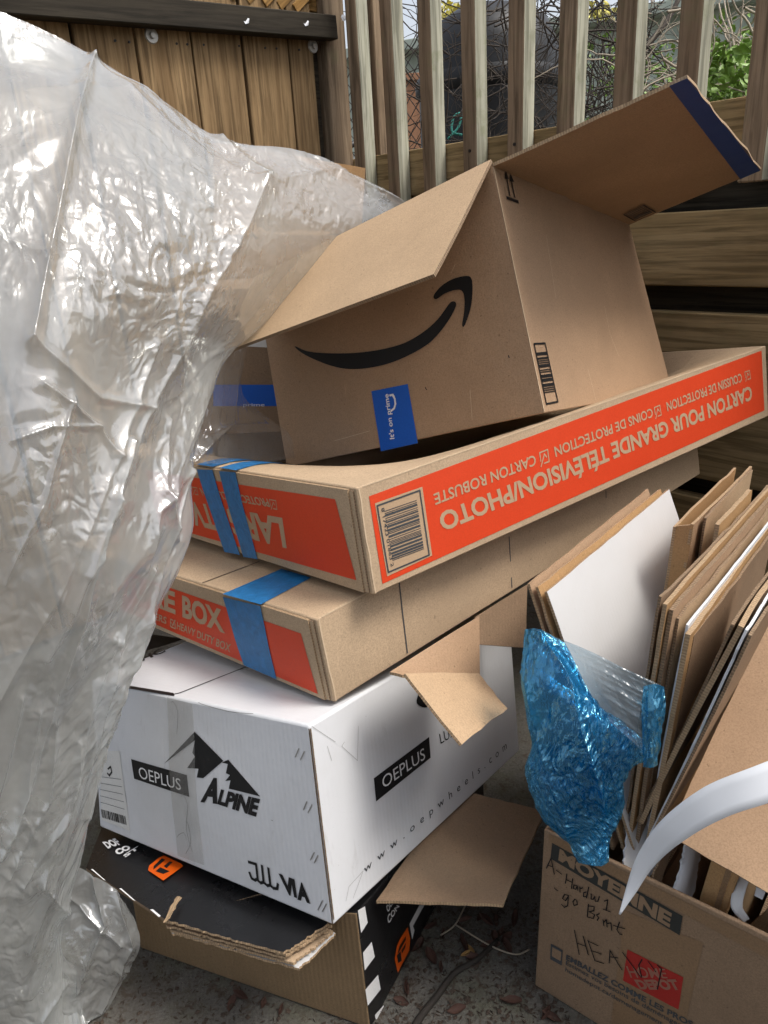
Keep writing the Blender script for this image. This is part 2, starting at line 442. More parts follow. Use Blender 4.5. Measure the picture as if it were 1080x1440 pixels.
def film(name, tint, clear, rough, milk, gloss=0.35, scale=60, bstr=0.5, gtint=(1, 1, 1), thru=None, crk=0.55, cell=38):
    """thin plastic film: part clear, part milky, with a glossy skin"""
    m = bpy.data.materials.new(name); m.use_nodes = True; nt = m.node_tree
    nt.nodes.remove(nt.nodes['Principled BSDF']); out = nt.nodes['Material Output']
    v = coords(nt, rnd=False)
    n1 = noise(nt, v, scale, 3, 0.5, 0.2)
    pr = bump(nt, None, n1, bstr, 0.004)
    uvc = N(nt, 'ShaderNodeTexCoord'); atr = N(nt, 'ShaderNodeAttribute'); atr.attribute_name = 'crinkle'
    for rot, sx, sy, k_, dd in ((0.5, 1.0, 0.45, crk, .011), (-0.7, 1.9, 0.7, crk * .75, .006), (1.3, 3.8, 1.5, crk * .45, .003)):
        mp = N(nt, 'ShaderNodeMapping'); mp.inputs['Rotation'].default_value = (0, 0, rot); mp.inputs['Scale'].default_value = (sx * cell, sy * cell, 1)
        wn_ = N(nt, 'ShaderNodeTexNoise'); wn_.inputs['Scale'].default_value = 14 * sx; wn_.inputs['Detail'].default_value = 2
        wm = N(nt, 'ShaderNodeVectorMath', operation='MULTIPLY_ADD'); wm.inputs[1].default_value = (.035 / sx, .035 / sx, 0)
        nt.links.new(uvc.outputs['UV'], wn_.inputs['Vector']); nt.links.new(wn_.outputs['Color'], wm.inputs[0]); nt.links.new(uvc.outputs['UV'], wm.inputs[2])
        nt.links.new(wm.outputs[0], mp.inputs['Vector'])
        ve = N(nt, 'ShaderNodeTexVoronoi', feature='DISTANCE_TO_EDGE', voronoi_dimensions='2D'); ve.inputs['Scale'].default_value = 1.0
        nt.links.new(mp.outputs[0], ve.inputs['Vector'])
        bn = N(nt, 'ShaderNodeBump'); bn.inputs['Distance'].default_value = dd
        ms = N(nt, 'ShaderNodeMath', operation='MULTIPLY'); ms.inputs[1].default_value = k_
        nt.links.new(atr.outputs['Fac'], ms.inputs[0]); nt.links.new(ms.outputs[0], bn.inputs['Strength'])
        nt.links.new(ve.outputs['Distance'], bn.inputs['Height']); nt.links.new(pr, bn.inputs['Normal']); pr = bn.outputs[0]
    tr = N(nt, 'ShaderNodeBsdfTransparent'); tr.inputs[0].default_value = (*(thru or [0.5 + 0.5 * x for x in tint]), 1)
    df = N(nt, 'ShaderNodeBsdfDiffuse'); df.inputs[0].default_value = (*[x * milk for x in tint], 1); nt.links.new(pr, df.inputs['Normal'])
    tl = N(nt, 'ShaderNodeBsdfTranslucent'); tl.inputs[0].default_value = (*[x * milk for x in tint], 1); nt.links.new(pr, tl.inputs['Normal'])
    gl = N(nt, 'ShaderNodeBsdfGlossy'); gl.inputs['Roughness'].default_value = rough; gl.inputs[0].default_value = (*gtint, 1); nt.links.new(pr, gl.inputs['Normal'])
    a = N(nt, 'ShaderNodeMixShader'); a.inputs[0].default_value = 0.45
    nt.links.new(df.outputs[0], a.inputs[1]); nt.links.new(tl.outputs[0], a.inputs[2])
    b = N(nt, 'ShaderNodeMixShader')
    cl = ramp(nt, noise(nt, v, 6, 4, 0.6), [(0.3, grey(max(0, clear - 0.15))), (0.7, grey(min(1, clear + 0.15)))])
    nt.links.new(cl, b.inputs[0]); nt.links.new(a.outputs[0], b.inputs[1]); nt.links.new(tr.outputs[0], b.inputs[2])
    geo = N(nt, 'ShaderNodeNewGeometry'); dt = N(nt, 'ShaderNodeVectorMath', operation='DOT_PRODUCT')
    nt.links.new(geo.outputs['Incoming'], dt.inputs[0]); nt.links.new(pr, dt.inputs[1])
    ab = N(nt, 'ShaderNodeMath', operation='ABSOLUTE'); nt.links.new(dt.outputs['Value'], ab.inputs[0])
    iv = N(nt, 'ShaderNodeMath', operation='SUBTRACT'); iv.inputs[0].default_value = 1.0; iv.use_clamp = True; nt.links.new(ab.outputs[0], iv.inputs[1])
    pw_ = N(nt, 'ShaderNodeMath', operation='POWER'); pw_.inputs[1].default_value = 4.0; nt.links.new(iv.outputs[0], pw_.inputs[0])
    mu = N(nt, 'ShaderNodeMath', operation='MULTIPLY_ADD'); mu.inputs[1].default_value = 0.45; mu.inputs[2].default_value = gloss
    mu.use_clamp = True; nt.links.new(pw_.outputs[0], mu.inputs[0])
    c = N(nt, 'ShaderNodeMixShader'); nt.links.new(mu.outputs[0], c.inputs[0])
    nt.links.new(b.outputs[0], c.inputs[1]); nt.links.new(gl.outputs[0], c.inputs[2])
    nt.links.new(c.outputs[0], out.inputs['Surface'])
    return m
def plain(name, c, rough=0.6, metal=0.0, n_scale=30, var=0.3, bstr=0.2):
    m, nt, b = new_mat(name); v = coords(nt); n = noise(nt, v, n_scale, 5, 0.65)
    col = mix(nt, n, tuple(x * (1 - var) for x in c), tuple(min(1, x * (1 + var)) for x in c))
    nt.links.new(col, b.inputs['Base Color']); b.inputs['Roughness'].default_value = rough; b.inputs['Metallic'].default_value = metal
    bump(nt, b, n, bstr, 0.003); return m

M = {}
M['kraft'] = kraft('kraft_brown', (0.405, 0.265, 0.162), flute=0.05)
M['kraft_in'] = kraft('kraft_inside', (0.48, 0.335, 0.205), flute=0.10)
M['kraft_tv'] = kraft('kraft_pale', (0.48, 0.350, 0.228), flute=0.06)
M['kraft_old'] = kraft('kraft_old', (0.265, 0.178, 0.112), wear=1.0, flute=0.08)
M['kraft_flute'] = kraft('kraft_ribbed', (0.25, 0.168, 0.092), wear=1.0, flute=0.3)
M['kraft_gold'] = kraft('kraft_golden', (0.42, 0.25, 0.115), wear=0.6, flute=0.12)
M['edge'] = edge_mat('corrugated_edge', (0.42, 0.29, 0.17))
M['edge_dark'] = edge_mat('corrugated_edge_dark', (0.28, 0.19, 0.115), 0.45)
M['white'] = white_coat('white_carton')
M['white_board'] = white_coat('white_board', (0.60, 0.60, 0.60), 0.5, 0.5)
M['paper'] = plain('white_paper', (0.66, 0.68, 0.71), 0.4, var=0.04, bstr=0.03)
M['black'] = ink('black_ink', (0.012, 0.012, 0.013), 0.5, spec=0.3)
M['grey_ink'] = ink('grey_ink', (0.06, 0.065, 0.07), 0.6)
M['marker'] = ink('marker_ink', (0.01, 0.01, 0.012), 0.45)
M['bar_ink'] = ink('charcoal_bar', (0.03, 0.032, 0.03), 0.5, 0.3, (0.2, 0.13, 0.08))
M['red'] = ink('red_print', (0.66, 0.058, 0.016), 0.5, 0.35, (0.55, 0.2, 0.1))
M['red_dark'] = ink('logo_red', (0.36, 0.022, 0.018), 0.4, 0.3, (0.3, 0.15, 0.1))
M['kraft_text'] = ink('kraft_letters', (0.46, 0.32, 0.20), 0.75)
M['kraft_text_dk'] = ink('kraft_letters_dark', (0.27, 0.18, 0.11), 0.6)
M['logo_ink'] = ink('logo_letters', (0.30, 0.13, 0.09), 0.5, 0.6, (0.36, 0.022, 0.018), 60)
M['tape'] = tape_mat('painters_tape', (0.018, 0.17, 0.42))
M['blue_label'] = ink('blue_label', (0.008, 0.10, 0.50), 0.4)
M['blue_strip'] = ink('navy_strip', (0.022, 0.065, 0.26), 0.55)
M['white_ink'] = ink('white_ink', (0.8, 0.8, 0.8), 0.5)
M['orange'] = ink('orange_ink', (0.80, 0.12, 0.006), 0.4)
M['clear_tape'] = kraft('taped_kraft', (0.25, 0.155, 0.085), rough=0.3, wear=0.8, spec=0.5)
M['gold_label'] = ink('label_paper', (0.72, 0.71, 0.68), 0.6)

def gloss_black(name):
    m, nt, b = new_mat(name); v = coords(nt)
    n = noise(nt, v, 10, 5, 0.65, 0.4); s = noise(nt, coords(nt, scale=(0.3, 1, 1)), 90, 5, 0.75)
    col = mix(nt, ramp(nt, s, [(0.66, grey(0)), (0.78, grey(0.5))]), (0.010, 0.010, 0.011), (0.09, 0.085, 0.08))
    nt.links.new(col, b.inputs['Base Color'])
    nt.links.new(ramp(nt, n, [(0.3, grey(0.2)), (0.7, grey(0.42))]), b.inputs['Roughness'])
    pr = bump(nt, None, n, 0.25, 0.004); nt.links.new(bump(nt, None, s, 0.15, 0.001, pr), b.inputs['Normal'])
    return m
M['gloss_black'] = gloss_black('glossy_black_print')
M['film'] = film('milky_film', (0.96, 0.98, 0.95), 0.54, 0.13, 0.66, 0.14, 160, 0.04, crk=0.5, cell=26)
M['film_clear'] = film('clear_film', (0.96, 0.98, 0.97), 0.74, 0.13, 0.55, 0.14, 55, 0.12)
M['film_blue'] = film('blue_film', (0.02, 0.36, 0.80), 0.58, 0.08, 0.60, 0.21, 200, 0.1, (0.38, 0.82, 1.0), (0.16, 0.52, 0.80), 1.0, 85)
M['film_lobe'] = film('thin_film', (0.96, 0.98, 0.96), 0.60, 0.12, 0.66, 0.15, 80, 0.05, crk=0.6)
M['film_tape'] = film('packing_tape', (0.9, 0.89, 0.87), 0.84, 0.22, 0.8, 0.08, 30, 0.4, thru=(0.95, 0.945, 0.93))
M['scuff'] = ink('scuff_grey', (0.22, 0.21, 0.20), 0.7)
M['film_wrap'] = film('stretched_wrap', (0.55, 0.78, 0.92), 0.74, 0.16, 0.5, 0.06, 70, 0.3)
M['fence_brown'] = wood('fence_board_wood', (0.26, 0.165, 0.08), (0.50, 0.34, 0.175), 'Z', vary=0.55)
M['fence_dark'] = wood('dark_rail_wood', (0.045, 0.038, 0.028), (0.085, 0.07, 0.048), 'X', knots=False)
M['picket_side'] = wood('weathered_picket_side', (0.44, 0.43, 0.32), (0.62, 0.61, 0.49), 'Z', knots=False, moss=0.6)  # algae and weathering, plus side light put into the pale colour
M['picket'] = wood('picket_wood', (0.25, 0.175, 0.11), (0.40, 0.30, 0.20), 'Z', moss=0.3)
M['plank'] = wood('weathered_plank', (0.34, 0.235, 0.11), (0.50, 0.36, 0.19), 'X', moss=0.2, grime=0.6)
M['lath'] = wood('golden_lath', (0.40, 0.22, 0.07), (0.52, 0.32, 0.12), 'X', knots=False)
M['steel'] = plain('galvanised_steel', (0.45, 0.45, 0.45), 0.35, 0.9)
M['bolt'] = plain('bolt_zinc', (0.5, 0.49, 0.46), 0.4, 0.8)
M['rubber'] = plain('black_rubber', (0.012, 0.012, 0.013), 0.45)
M['bin'] = plain('black_polythene', (0.008, 0.0085, 0.0095), 0.45, var=0.3, bstr=0.3, n_scale=8)
M['shed'] = plain('pale_green_sheet', (0.42, 0.47, 0.40), 0.55, var=0.2, n_scale=6)
M['twig'] = plain('dry_twig', (0.05, 0.039, 0.03), 0.9, var=0.5)
M['pale_twig'] = plain('pale_twig', (0.34, 0.29, 0.22), 0.9, var=0.4)
M['leaf'] = plain('green_leaf', (0.16, 0.28, 0.035), 0.5, var=0.5, n_scale=60)
M['dry_leaf'] = plain('dry_leaf', (0.058, 0.026, 0.017), 0.8, var=0.6, n_scale=80)
M['tan_leaf'] = plain('tan_leaf', (0.33, 0.2, 0.07), 0.8, var=0.4, n_scale=80)
M['wire'] = plain('chain_wire', (0.09, 0.08, 0.07), 0.6, 0.3)
M['teal'] = plain('teal_cord', (0.04, 0.30, 0.24), 0.5)
M['yellow'] = plain('yellow_leaf', (0.62, 0.55, 0.12), 0.6)
M['clay'] = plain('clay_board', (0.30, 0.15, 0.08), 0.8)

M['render_wall'] = plain('house_render', (0.22, 0.20, 0.18), 0.9, var=0.15)  # surface of the unseen wall added for shade
def ground_mat():
    m, nt, b = new_mat('old_concrete'); v = coords(nt, rnd=False)
    big = noise(nt, v, 3, 6, 0.65); mid = noise(nt, v, 26, 6, 0.7); fine = noise(nt, v, 190, 4, 0.75); moss = noise(nt, v, 7, 6, 0.7)
    col = mix(nt, mid, (0.065, 0.062, 0.055), (0.185, 0.175, 0.152))
    col = mix(nt, ramp(nt, fine, [(0.3, grey(0.85)), (0.6, grey(0))]), col, (0.045, 0.042, 0.036))
    col = mix(nt, ramp(nt, fine, [(0.64, grey(0)), (0.75, grey(0.8))]), col, (0.32, 0.305, 0.27))
    col = mix(nt, ramp(nt, big, [(0.45, grey(0)), (0.7, grey(0.6))]), col, (0.07, 0.06, 0.05))
    col = mix(nt, ramp(nt, moss, [(0.5, grey(0)), (0.68, grey(0.55))]), col, (0.085, 0.085, 0.045))
    col = mix(nt, ramp(nt, noise(nt, v, 38, 6, 0.8, 1.0), [(0.52, grey(0)), (0.62, grey(0.75))]), col, (0.055, 0.035, 0.022))
    nt.links.new(col, b.inputs['Base Color']); b.inputs['Roughness'].default_value = 0.95
    pr = bump(nt, None, mid, 0.5, 0.006); nt.links.new(bump(nt, None, fine, 0.8, 0.003, pr), b.inputs['Normal'])
    return m
M['ground'] = ground_mat()

# ================================================================ SETTING
# ---- ground
_n = 60
gx = np.linspace(-1, 1, _n + 1); gx = np.sign(gx) * (np.abs(gx) ** 3) * 40
vs_ = [(x, y + 2, 0.0) for y in gx for x in gx]
tag(mesh_obj('ground', vs_, grid_faces(_n, _n), M['ground']), kind='structure')

# ---- unseen wall added behind the camera to shade what faces it
hw_root = thing('house_wall', (2.2, -2.1, 0), 'plain unseen wall added for shade opposite the fence corner', 'wall')
_hv = [(x, y, z) for y in (-2.0, -2.2) for x, z in ((-.1, 0), (4.5, 0), (4.5, 2.6), (-.1, 2.6))]
mesh_obj('wall_slab', _hv, [(0, 1, 2, 3)[::-1], (4, 5, 6, 7), (3, 2, 6, 7)[::-1], (1, 5, 6, 2), (0, 3, 7, 4), (0, 4, 5, 1)], M['render_wall'], hw_root)

# ---- fences: shared box meshes, local X along, Y through (camera side negative), Z up
_boxcache = {}
def box_mesh(lx, ly, lz, mat, bev=0.002, cham=0.0):
    k = (round(lx, 4), round(ly, 4), round(lz, 4), mat.name, cham)
    if k in _boxcache: return _boxcache[k]
    bm = bmesh.new(); bmesh.ops.create_cube(bm, size=1)
    for v in bm.verts: v.co = (v.co.x * lx, v.co.y * ly, (v.co.z + 0.5) * lz)
    if cham:
        for v in bm.verts:
            if v.co.z < 0.001 and v.co.y < 0: v.co.z += cham
    bmesh.ops.bevel(bm, geom=bm.edges[:], offset=bev, segments=1, affect='EDGES')
    me = bpy.data.meshes.new('timber'); bm.to_mesh(me); bm.free(); me.materials.append(mat)
    _boxcache[k] = me; return me
def put(name, me, parent, loc, rz=0.0, rx=0.0, ry=0.0):
    o = bpy.data.objects.new(name, me); COL.objects.link(o); o.parent = parent
    o.location = loc; o.rotation_euler = (rx, ry, rz); return o

# right fence: runs along DR, local X = DR, local -Y towards the camera
thR = math.radians(139.25)
DR = V(math.sin(thR), math.cos(thR), 0); NR = V(DR[1], -DR[0], 0); PR = V(-.0197, 2.0, 0) * 1.43
rzR = math.atan2(DR[1], DR[0])
fr = thing('picket_fence', tuple(PR), 'weathered timber fence of upright square pickets above wide horizontal planks', 'fence', rot=(0, 0, rzR))
# local +Y is DR rotated +90deg
_ly = V(-DR[1], DR[0], 0); SG = 1.0 if _ly @ NR > 0 else -1.0    # local y sign that faces the camera
def RF(s, out, z): return (s, SG * out, z)
pit = 0.1682; pw = 0.054
picket_mesh = box_mesh(pw, pw, 0.95, M['picket'], 0.003)
picket_mesh.materials.append(M['picket_side'])        # weathered, mossy flank; side light is painted into its pale colour too
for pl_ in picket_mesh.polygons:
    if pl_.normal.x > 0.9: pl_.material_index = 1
for k in range(-1, 12):
    zb = 1.165 + random.uniform(-.012, .012)
    if k == 9: zb = 1.105
    me = picket_mesh
    put('picket', me, fr, RF(k * pit + pw / 2 + random.uniform(-.003, .003), -pw / 2, zb), ry=random.uniform(-.008, .008))
put('rail', box_mesh(3.2, 0.038, 0.14, M['plank']), fr, RF(1.1, -0.075, 1.215))
for z0, z1, out in ((.945, 1.118, 0.0), (.70, .882, 0.006), (.455, .690, -0.004), (.215, .405, 0.004), (.02, .20, 0.0)):
    put('plank', box_mesh(3.2, 0.040, z1 - z0, M['plank'], 0.003), fr, RF(1.1, -0.02 + out, z0), rx=random.uniform(-.004, .004))
for s in (0.02, 1.98): put('post', box_mesh(0.09, 0.09, 2.2, M['picket'], 0.003), fr, RF(s - .09, -0.19, 0.0))
put('backing_board', box_mesh(3.2, 0.02, 1.24, M['fence_dark'], 0.002), fr, RF(1.1, -0.11, 0.0))
for s, z in ((6 * pit + .03, 1.24), (5 * pit + .03, 1.245), (4 * pit + .03, 1.25), (3 * pit + .03, 1.25), (9 * pit + .03, 1.22), (9 * pit + .03, 1.33), (3 * pit + .03, 1.32), (4 * pit + .03, 1.32)):
    me = bpy.data.meshes.new('screw'); bm = bmesh.new()
    bmesh.ops.create_cone(bm, cap_ends=True, segments=10, radius1=.0045, radius2=.0045, depth=.004); bm.to_mesh(me); bm.free(); me.materials.append(M['rubber'])
    put('screw', me, fr, RF(s, 0.001, z), rx=math.pi / 2)

# left fence: upright boards, dark rail, golden laths above
thL = math.radians(45.6)
DL = V(math.sin(thL), math.cos(thL), 0); NL = V(DL[1], -DL[0], 0); PL = V(-.6129, 1.9038, 0) * 1.2
rzL = math.atan2(DL[1], DL[0]); _ly = V(-DL[1], DL[0], 0); SL = 1.0 if _ly @ NL > 0 else -1.0
def LF(s, out, z): return (s, SL * out, z)
fl = thing('board_fence', tuple(PL), 'brown timber fence of close upright boards under a dark rail', 'fence', rot=(0, 0, rzL))
bp = 0.1825
for k in range(-6, 5):
    w = bp - 0.009 if k < 4 else 0.10
    me = box_mesh(w, 0.02, 1.86, M['fence_brown'], 0.002)
    put('board', me, fl, LF(k * bp + w / 2 + .002, -0.012 + random.uniform(-.002, .002), 0.02), ry=random.uniform(-.004, .004))
put('backing_board', box_mesh(2.3, 0.015, 1.84, M['fence_dark']), fl, LF(-0.2, -0.045, 0.02))  # dark board added to stop daylight showing through the board gaps
put('rail', box_mesh(2.1, 0.05, 0.068, M['fence_dark'], 0.003), fl, LF(-0.145, 0.026, 1.655), ry=-.055)
put('post', box_mesh(0.09, 0.09, 2.2, M['picket'], 0.003), fl, LF(0.925, -0.03, 0.0))
for k in range(24):
    put('lath', box_mesh(0.26, 0.008, 0.028, M['lath'], 0.001), fl, LF(-0.55 + k * 0.062, -0.002 + 0.004 * (k % 2), 1.86), ry=-math.radians(38))
put('top_board', box_mesh(2.0, 0.018, 0.24, M['lath'], 0.002), fl, LF(-0.10, -0.03, 1.80))
def disc(r, h, mat, seg=18):
    me = bpy.data.meshes.new('disc'); bm = bmesh.new()
    bmesh.ops.create_cone(bm, cap_ends=True, segments=seg, radius1=r, radius2=r * 0.9, depth=h); bm.to_mesh(me); bm.free(); me.materials.append(mat); return me
for px, py in ((213, 50), (440, 65)):
    h = hit(px, py, PL, NL); s = (h - PL) @ DL
    b = put('bolt', disc(.021, .004, M['bolt']), fl, LF(s, 0.001, h[2]), rx=math.pi / 2)
    put('bolt_head', disc(.009, .012, M['bolt'], 8), b, (0, 0, 0.004 if SL < 0 else -0.004))
for px, py in ((160, 45), (180, 47), (247, 50), (262, 51), (285, 52), (335, 54), (372, 57), (388, 58), (440, 58), (420, 60)):
    h = hit(px, py, PL, NL); put('nail', disc(.0035, .003, M['rubber'], 8), fl, LF((h - PL) @ DL, 0.0, h[2] - .02), rx=math.pi / 2)
for px, py in ((330, 33), (414, 36), (467, 29)):
    h = hit(px, py, PL, NL); s = (h - PL) @ DL
    m_ = [(0, 0, 0), (.012, 0, .004), (.016, 0, .016), (.006, .01, .022), (-.006, .004, .012), (.004, .012, .004)]
    o = mesh_obj('paper_scrap', m_, [(0, 1, 2), (0, 2, 3), (0, 3, 4), (1, 5, 2)], M['paper'], fl, world_space=False)
    o.location = LF(s, 0.054, h[2] - .012)

# ---- beyond the right fence
def tube(name, pts, r, mat, parent=None, seg=6, taper=1.0):
    P = np.asarray(pts, float); vs_, fs = [], []
    for i, p in enumerate(P):
        d = unit(P[min(i + 1, len(P) - 1)] - P[max(i - 1, 0)])
        a = unit(np.cross(d, [0.31, 0.27, 0.91])); b = np.cross(d, a); rr = r * (1 + (taper - 1) * i / max(1, len(P) - 1))
        for k in range(seg):
            t = 6.2832 * k / seg; vs_.append(p + (a * math.cos(t) + b * math.sin(t)) * rr)
    for i in range(len(P) - 1):
        for k in range(seg):
            q = i * seg; fs.append((q + k, q + (k + 1) % seg, q + seg + (k + 1) % seg, q + seg + k))
    fs.append(tuple(range(seg))[::-1]); fs.append(tuple(range((len(P) - 1) * seg, len(P) * seg)))
    return mesh_obj(name, vs_, fs, mat, parent, smooth=True)
def smooth_path(pts, n=8):
    P = np.asarray(pts, float)[:, None, :]
    return dense(np.concatenate([P, P], 1), (n * (len(pts) - 1) + 1, 2))[:, 0]

# corrugated shed wall
sc = at(850, 120, 5.6); su = unit(V(0.93, -0.37, 0)); W_, H_ = 4.2, 2.0
ztop = at(850, 42, 5.6)[2]
shed = thing('garden_shed', (sc[0], sc[1], 0), 'pale green corrugated metal shed wall seen through the pickets', 'shed')
nu = 240; vs_ = []
sn = V(-su[1], su[0], 0)
for z in (0.0, ztop):
    for i in range(nu + 1):
        s = (i / nu - .5) * W_; vs_.append(V(sc[0], sc[1], 0) + su * s + sn * .012 * math.sin(s * 6.283 / .11) + V(0, 0, z))
mesh_obj('wall', vs_, grid_faces(nu, 1), M['shed'], shed, smooth=True)
def world_box(name, c, ax, ay, lx, ly, lz, mat, parent):
    c = np.asarray(c, float); ax = unit(ax); ay = unit(ay); az = np.cross(ax, ay); vs_ = []
    for z in (0, lz):
        for x, y in ((-1, -1), (1, -1), (1, 1), (-1, 1)): vs_.append(c + ax * x * lx / 2 + ay * y * ly / 2 + az * z)
    o = mesh_obj(name, vs_, [(3, 2, 1, 0), (4, 5, 6, 7), (0, 1, 5, 4), (1, 2, 6, 5), (2, 3, 7, 6), (3, 0, 4, 7)], mat, parent)
    return bevel(o, 0.004)
world_box('roof_edge', V(sc[0], sc[1], ztop), su, sn, W_ + .2, .3, .07, M['shed'], shed)
# black barrel bin
bc = at(688, 120, 3.45); bcen = V(bc[0], bc[1], 0)
binroot = thing('compost_bin', tuple(bcen), 'big black plastic barrel bin behind the picket fence', 'bin')
prof = [(.28, 0), (.30, .3), (.32, .7), (.32, .73), (.325, .75), (.325, 1.2), (.325, 1.7), (.31, 1.84), (.26, 1.94), (.15, 2.0), (0.01, 2.02)]
vs_, fs = [], []; sg = 40
for r_, z in prof:
    for k in range(sg): vs_.append(bcen + V(r_ * math.cos(6.2832 * k / sg), r_ * math.sin(6.2832 * k / sg), z))
for i in range(len(prof) - 1):
    for k in range(sg): q = i * sg; fs.append((q + k, q + (k + 1) % sg, q + sg + (k + 1) % sg, q + sg + k))
mesh_obj('barrel', vs_, fs, M['bin'], binroot, smooth=True)
vs_, fs = [], []; rp = [(.33, 1.66), (.342, 1.68), (.342, 1.72), (.33, 1.74)]
for r_, z in rp:
    for k in range(sg): vs_.append(bcen + V(r_ * math.cos(6.2832 * k / sg), r_ * math.sin(6.2832 * k / sg), z))
for i in range(3):
    for k in range(sg): q = i * sg; fs.append((q + k, q + (k + 1) % sg, q + sg + (k + 1) % sg, q + sg + k))
mesh_obj('rim', vs_, fs, M['bin'], binroot, smooth=True)
# steel pole and clay coloured boards near the corner
p0, p1 = at(527, -10, 3.25), at(545, 300, 3.25)
pole = thing('steel_pole', (p1[0], p1[1], 0), 'thin galvanised steel pole behind the fence corner', 'pole')
tube('pole_tube', [V(p1[0], p1[1], 0), V(p1[0], p1[1], 1.4), p0 * 1.0, p0 + (p0 - p1) * .3], .016, M['steel'], pole, 10)
tube('pole_clamp', [V(p1[0], p1[1], 1.38), V(p1[0], p1[1], 1.42)], .022, M['steel'], pole, 10)
cb = at(572, 80, 4.6)
clay = thing('clay_wall', (cb[0], cb[1], 0), 'reddish brown wall glimpsed behind the chain link mesh', 'wall')
world_box('wall_slab', V(cb[0], cb[1], 0), V(1, .1, 0), V(-.1, 1, 0), .34, .06, 1.95, M['clay'], clay)
world_box('coping', V(cb[0], cb[1], 1.95), V(1, .1, 0), V(-.1, 1, 0), .40, .10, .04, M['clay'], clay)
# pale rendered wall far left behind the corner
cb = at(560, 150, 6.2)
pale = thing('pale_wall', (cb[0], cb[1], 0), 'pale rendered wall low behind the chain link mesh', 'wall')
world_box('wall_slab', V(cb[0], cb[1], 0), V(1, -.2, 0), V(.2, 1, 0), 1.5, .1, 1.7, M['gold_label'], pale)
world_box('coping', V(cb[0], cb[1], 1.7), V(1, -.2, 0), V(.2, 1, 0), 1.56, .16, .05, M['shed'], pale)
# chain link mesh
o0 = at(575, 110, 3.5); cw = 0.06; vs_, fs = [], []
mesh_root = thing('chain_link_panel', (o0[0], o0[1], 0), 'rusty chain link mesh panel behind the pickets beside the steel pole', 'fence')
cu_, cn_ = unit(V(.9, -.43, 0)), V(.43, .9, 0)
for dgn in (1, -1):
    lines = []
    for k in range(-22, 23):
        pts = []
        for j in range(0, 13):
            x = k * cw + dgn * j * cw; z = 1.0 + j * cw * 1.25
            if abs(x) < .5: pts.append(V(o0[0], o0[1], 0) + cu_ * x + cn_ * (.006 * (-1) ** j * dgn) + V(0, 0, z))
        if len(pts) > 1: lines.append(pts)
    for pts in lines:
        for a, b in zip(pts[:-1], pts[1:]):
            d = unit(b - a); s1 = unit(np.cross(d, cn_)) * .0018; s2 = unit(np.cross(d, s1)) * .0018
            q = len(vs_); vs_ += [a - s1 - s2, a + s1 - s2, a + s1 + s2, a - s1 + s2, b - s1 - s2, b + s1 - s2, b + s1 + s2, b - s1 + s2]
            fs += [(q, q + 1, q + 5, q + 4), (q + 1, q + 2, q + 6, q + 5), (q + 2, q + 3, q + 7, q + 6), (q + 3, q, q + 4, q + 7)]
mesh_obj('wire_mesh', vs_, fs, M['wire'], mesh_root)
for s in (-.52, .52): tube('mesh_post', [V(o0[0], o0[1], 0) + cu_ * s, V(o0[0], o0[1], 1.9) + cu_ * s], .018, M['steel'], mesh_root, 8)
# black hose in the corner
tube_o = tube('black_hose', smooth_path([at(470, 262, 2.95), at(476, 235, 2.93), at(484, 214, 2.92), at(498, 202, 2.93), at(515, 200, 2.98), at(548, 205, 3.15)]), .013, M['rubber'])
tag(recentre(tube_o), 'black rubber hose bending round the fence corner', 'hose')
# teal cord
t_o = tube('teal_cord', smooth_path([at(630, 195, 3.05), at(645, 178, 3.05), at(648, 160, 3.05), at(638, 165, 3.05), at(636, 185, 3.05), at(650, 190, 3.05)]), .005, M['teal'])
tag(recentre(t_o), 'teal cord looped in front of the black barrel bin', 'cord')

# bare climbing vines: each a root with many twigs
def vine(px0, px1, py0, py1, d0, d1, n, label, mat, seed, thick=.004):
    r = random.Random(seed); b = at((px0 + px1) / 2, 200, (d0 + d1) / 2)
    root = thing('bare_vine', (b[0], b[1], 0), label, 'vine', 'bare vines tangled behind the pickets')
    V_, F_ = [], []
    def add(pts, rad):
        P = np.asarray(pts); seg = 4; q0 = len(V_)
        for i, p in enumerate(P):
            d = unit(P[min(i + 1, len(P) - 1)] - P[max(i - 1, 0)]); a = unit(np.cross(d, [.3, .9, .3])); bb = np.cross(d, a)
            rr = rad * (1 - .6 * i / (len(P) - 1))
            for k in range(seg): V_.append(p + (a * math.cos(1.5708 * k) + bb * math.sin(1.5708 * k)) * rr)
        for i in range(len(P) - 1):
            for k in range(seg): q = q0 + i * seg; F_.append((q + k, q + (k + 1) % seg, q + seg + (k + 1) % seg, q + seg + k))
    for _ in range(n):
        p = at(r.uniform(px0, px1), r.uniform(py0, py1), r.uniform(d0, d1))
        ang = r.uniform(0, 6.28); d = V(math.cos(ang), r.uniform(-.35, .35), math.sin(ang)); pts = [p]
        L = r.uniform(.02, .06); bend = V(r.uniform(-1, 1), r.uniform(-.4, .4), r.uniform(-1, 1)) * .4
        for i in range(r.randint(4, 11)):
            d = unit(d + bend * .5 + V(r.gauss(0, .22), r.gauss(0, .15), r.gauss(0, .22))); pts.append(pts[-1] + d * L)
        add(pts, thick * r.choice((.35, .4, .5, .7, 1.0)))
    mesh_obj('twigs', V_, F_, mat, root, smooth=True)
    st = [V(b[0], b[1], 0)]
    for i in range(10): st.append(st[-1] + V(r.gauss(0, .05), r.gauss(0, .03), .17))
    tube('stem', st, thick * 2.4, mat, root, 6, .5)
vine(590, 760, -20, 230, 2.75, 3.05, 200, 'tangle of dark bare twigs against the black barrel bin', M['twig'], 3)
vine(740, 900, -20, 240, 2.8, 3.7, 420, 'tangle of dark bare twigs against the pale green shed', M['twig'], 4)
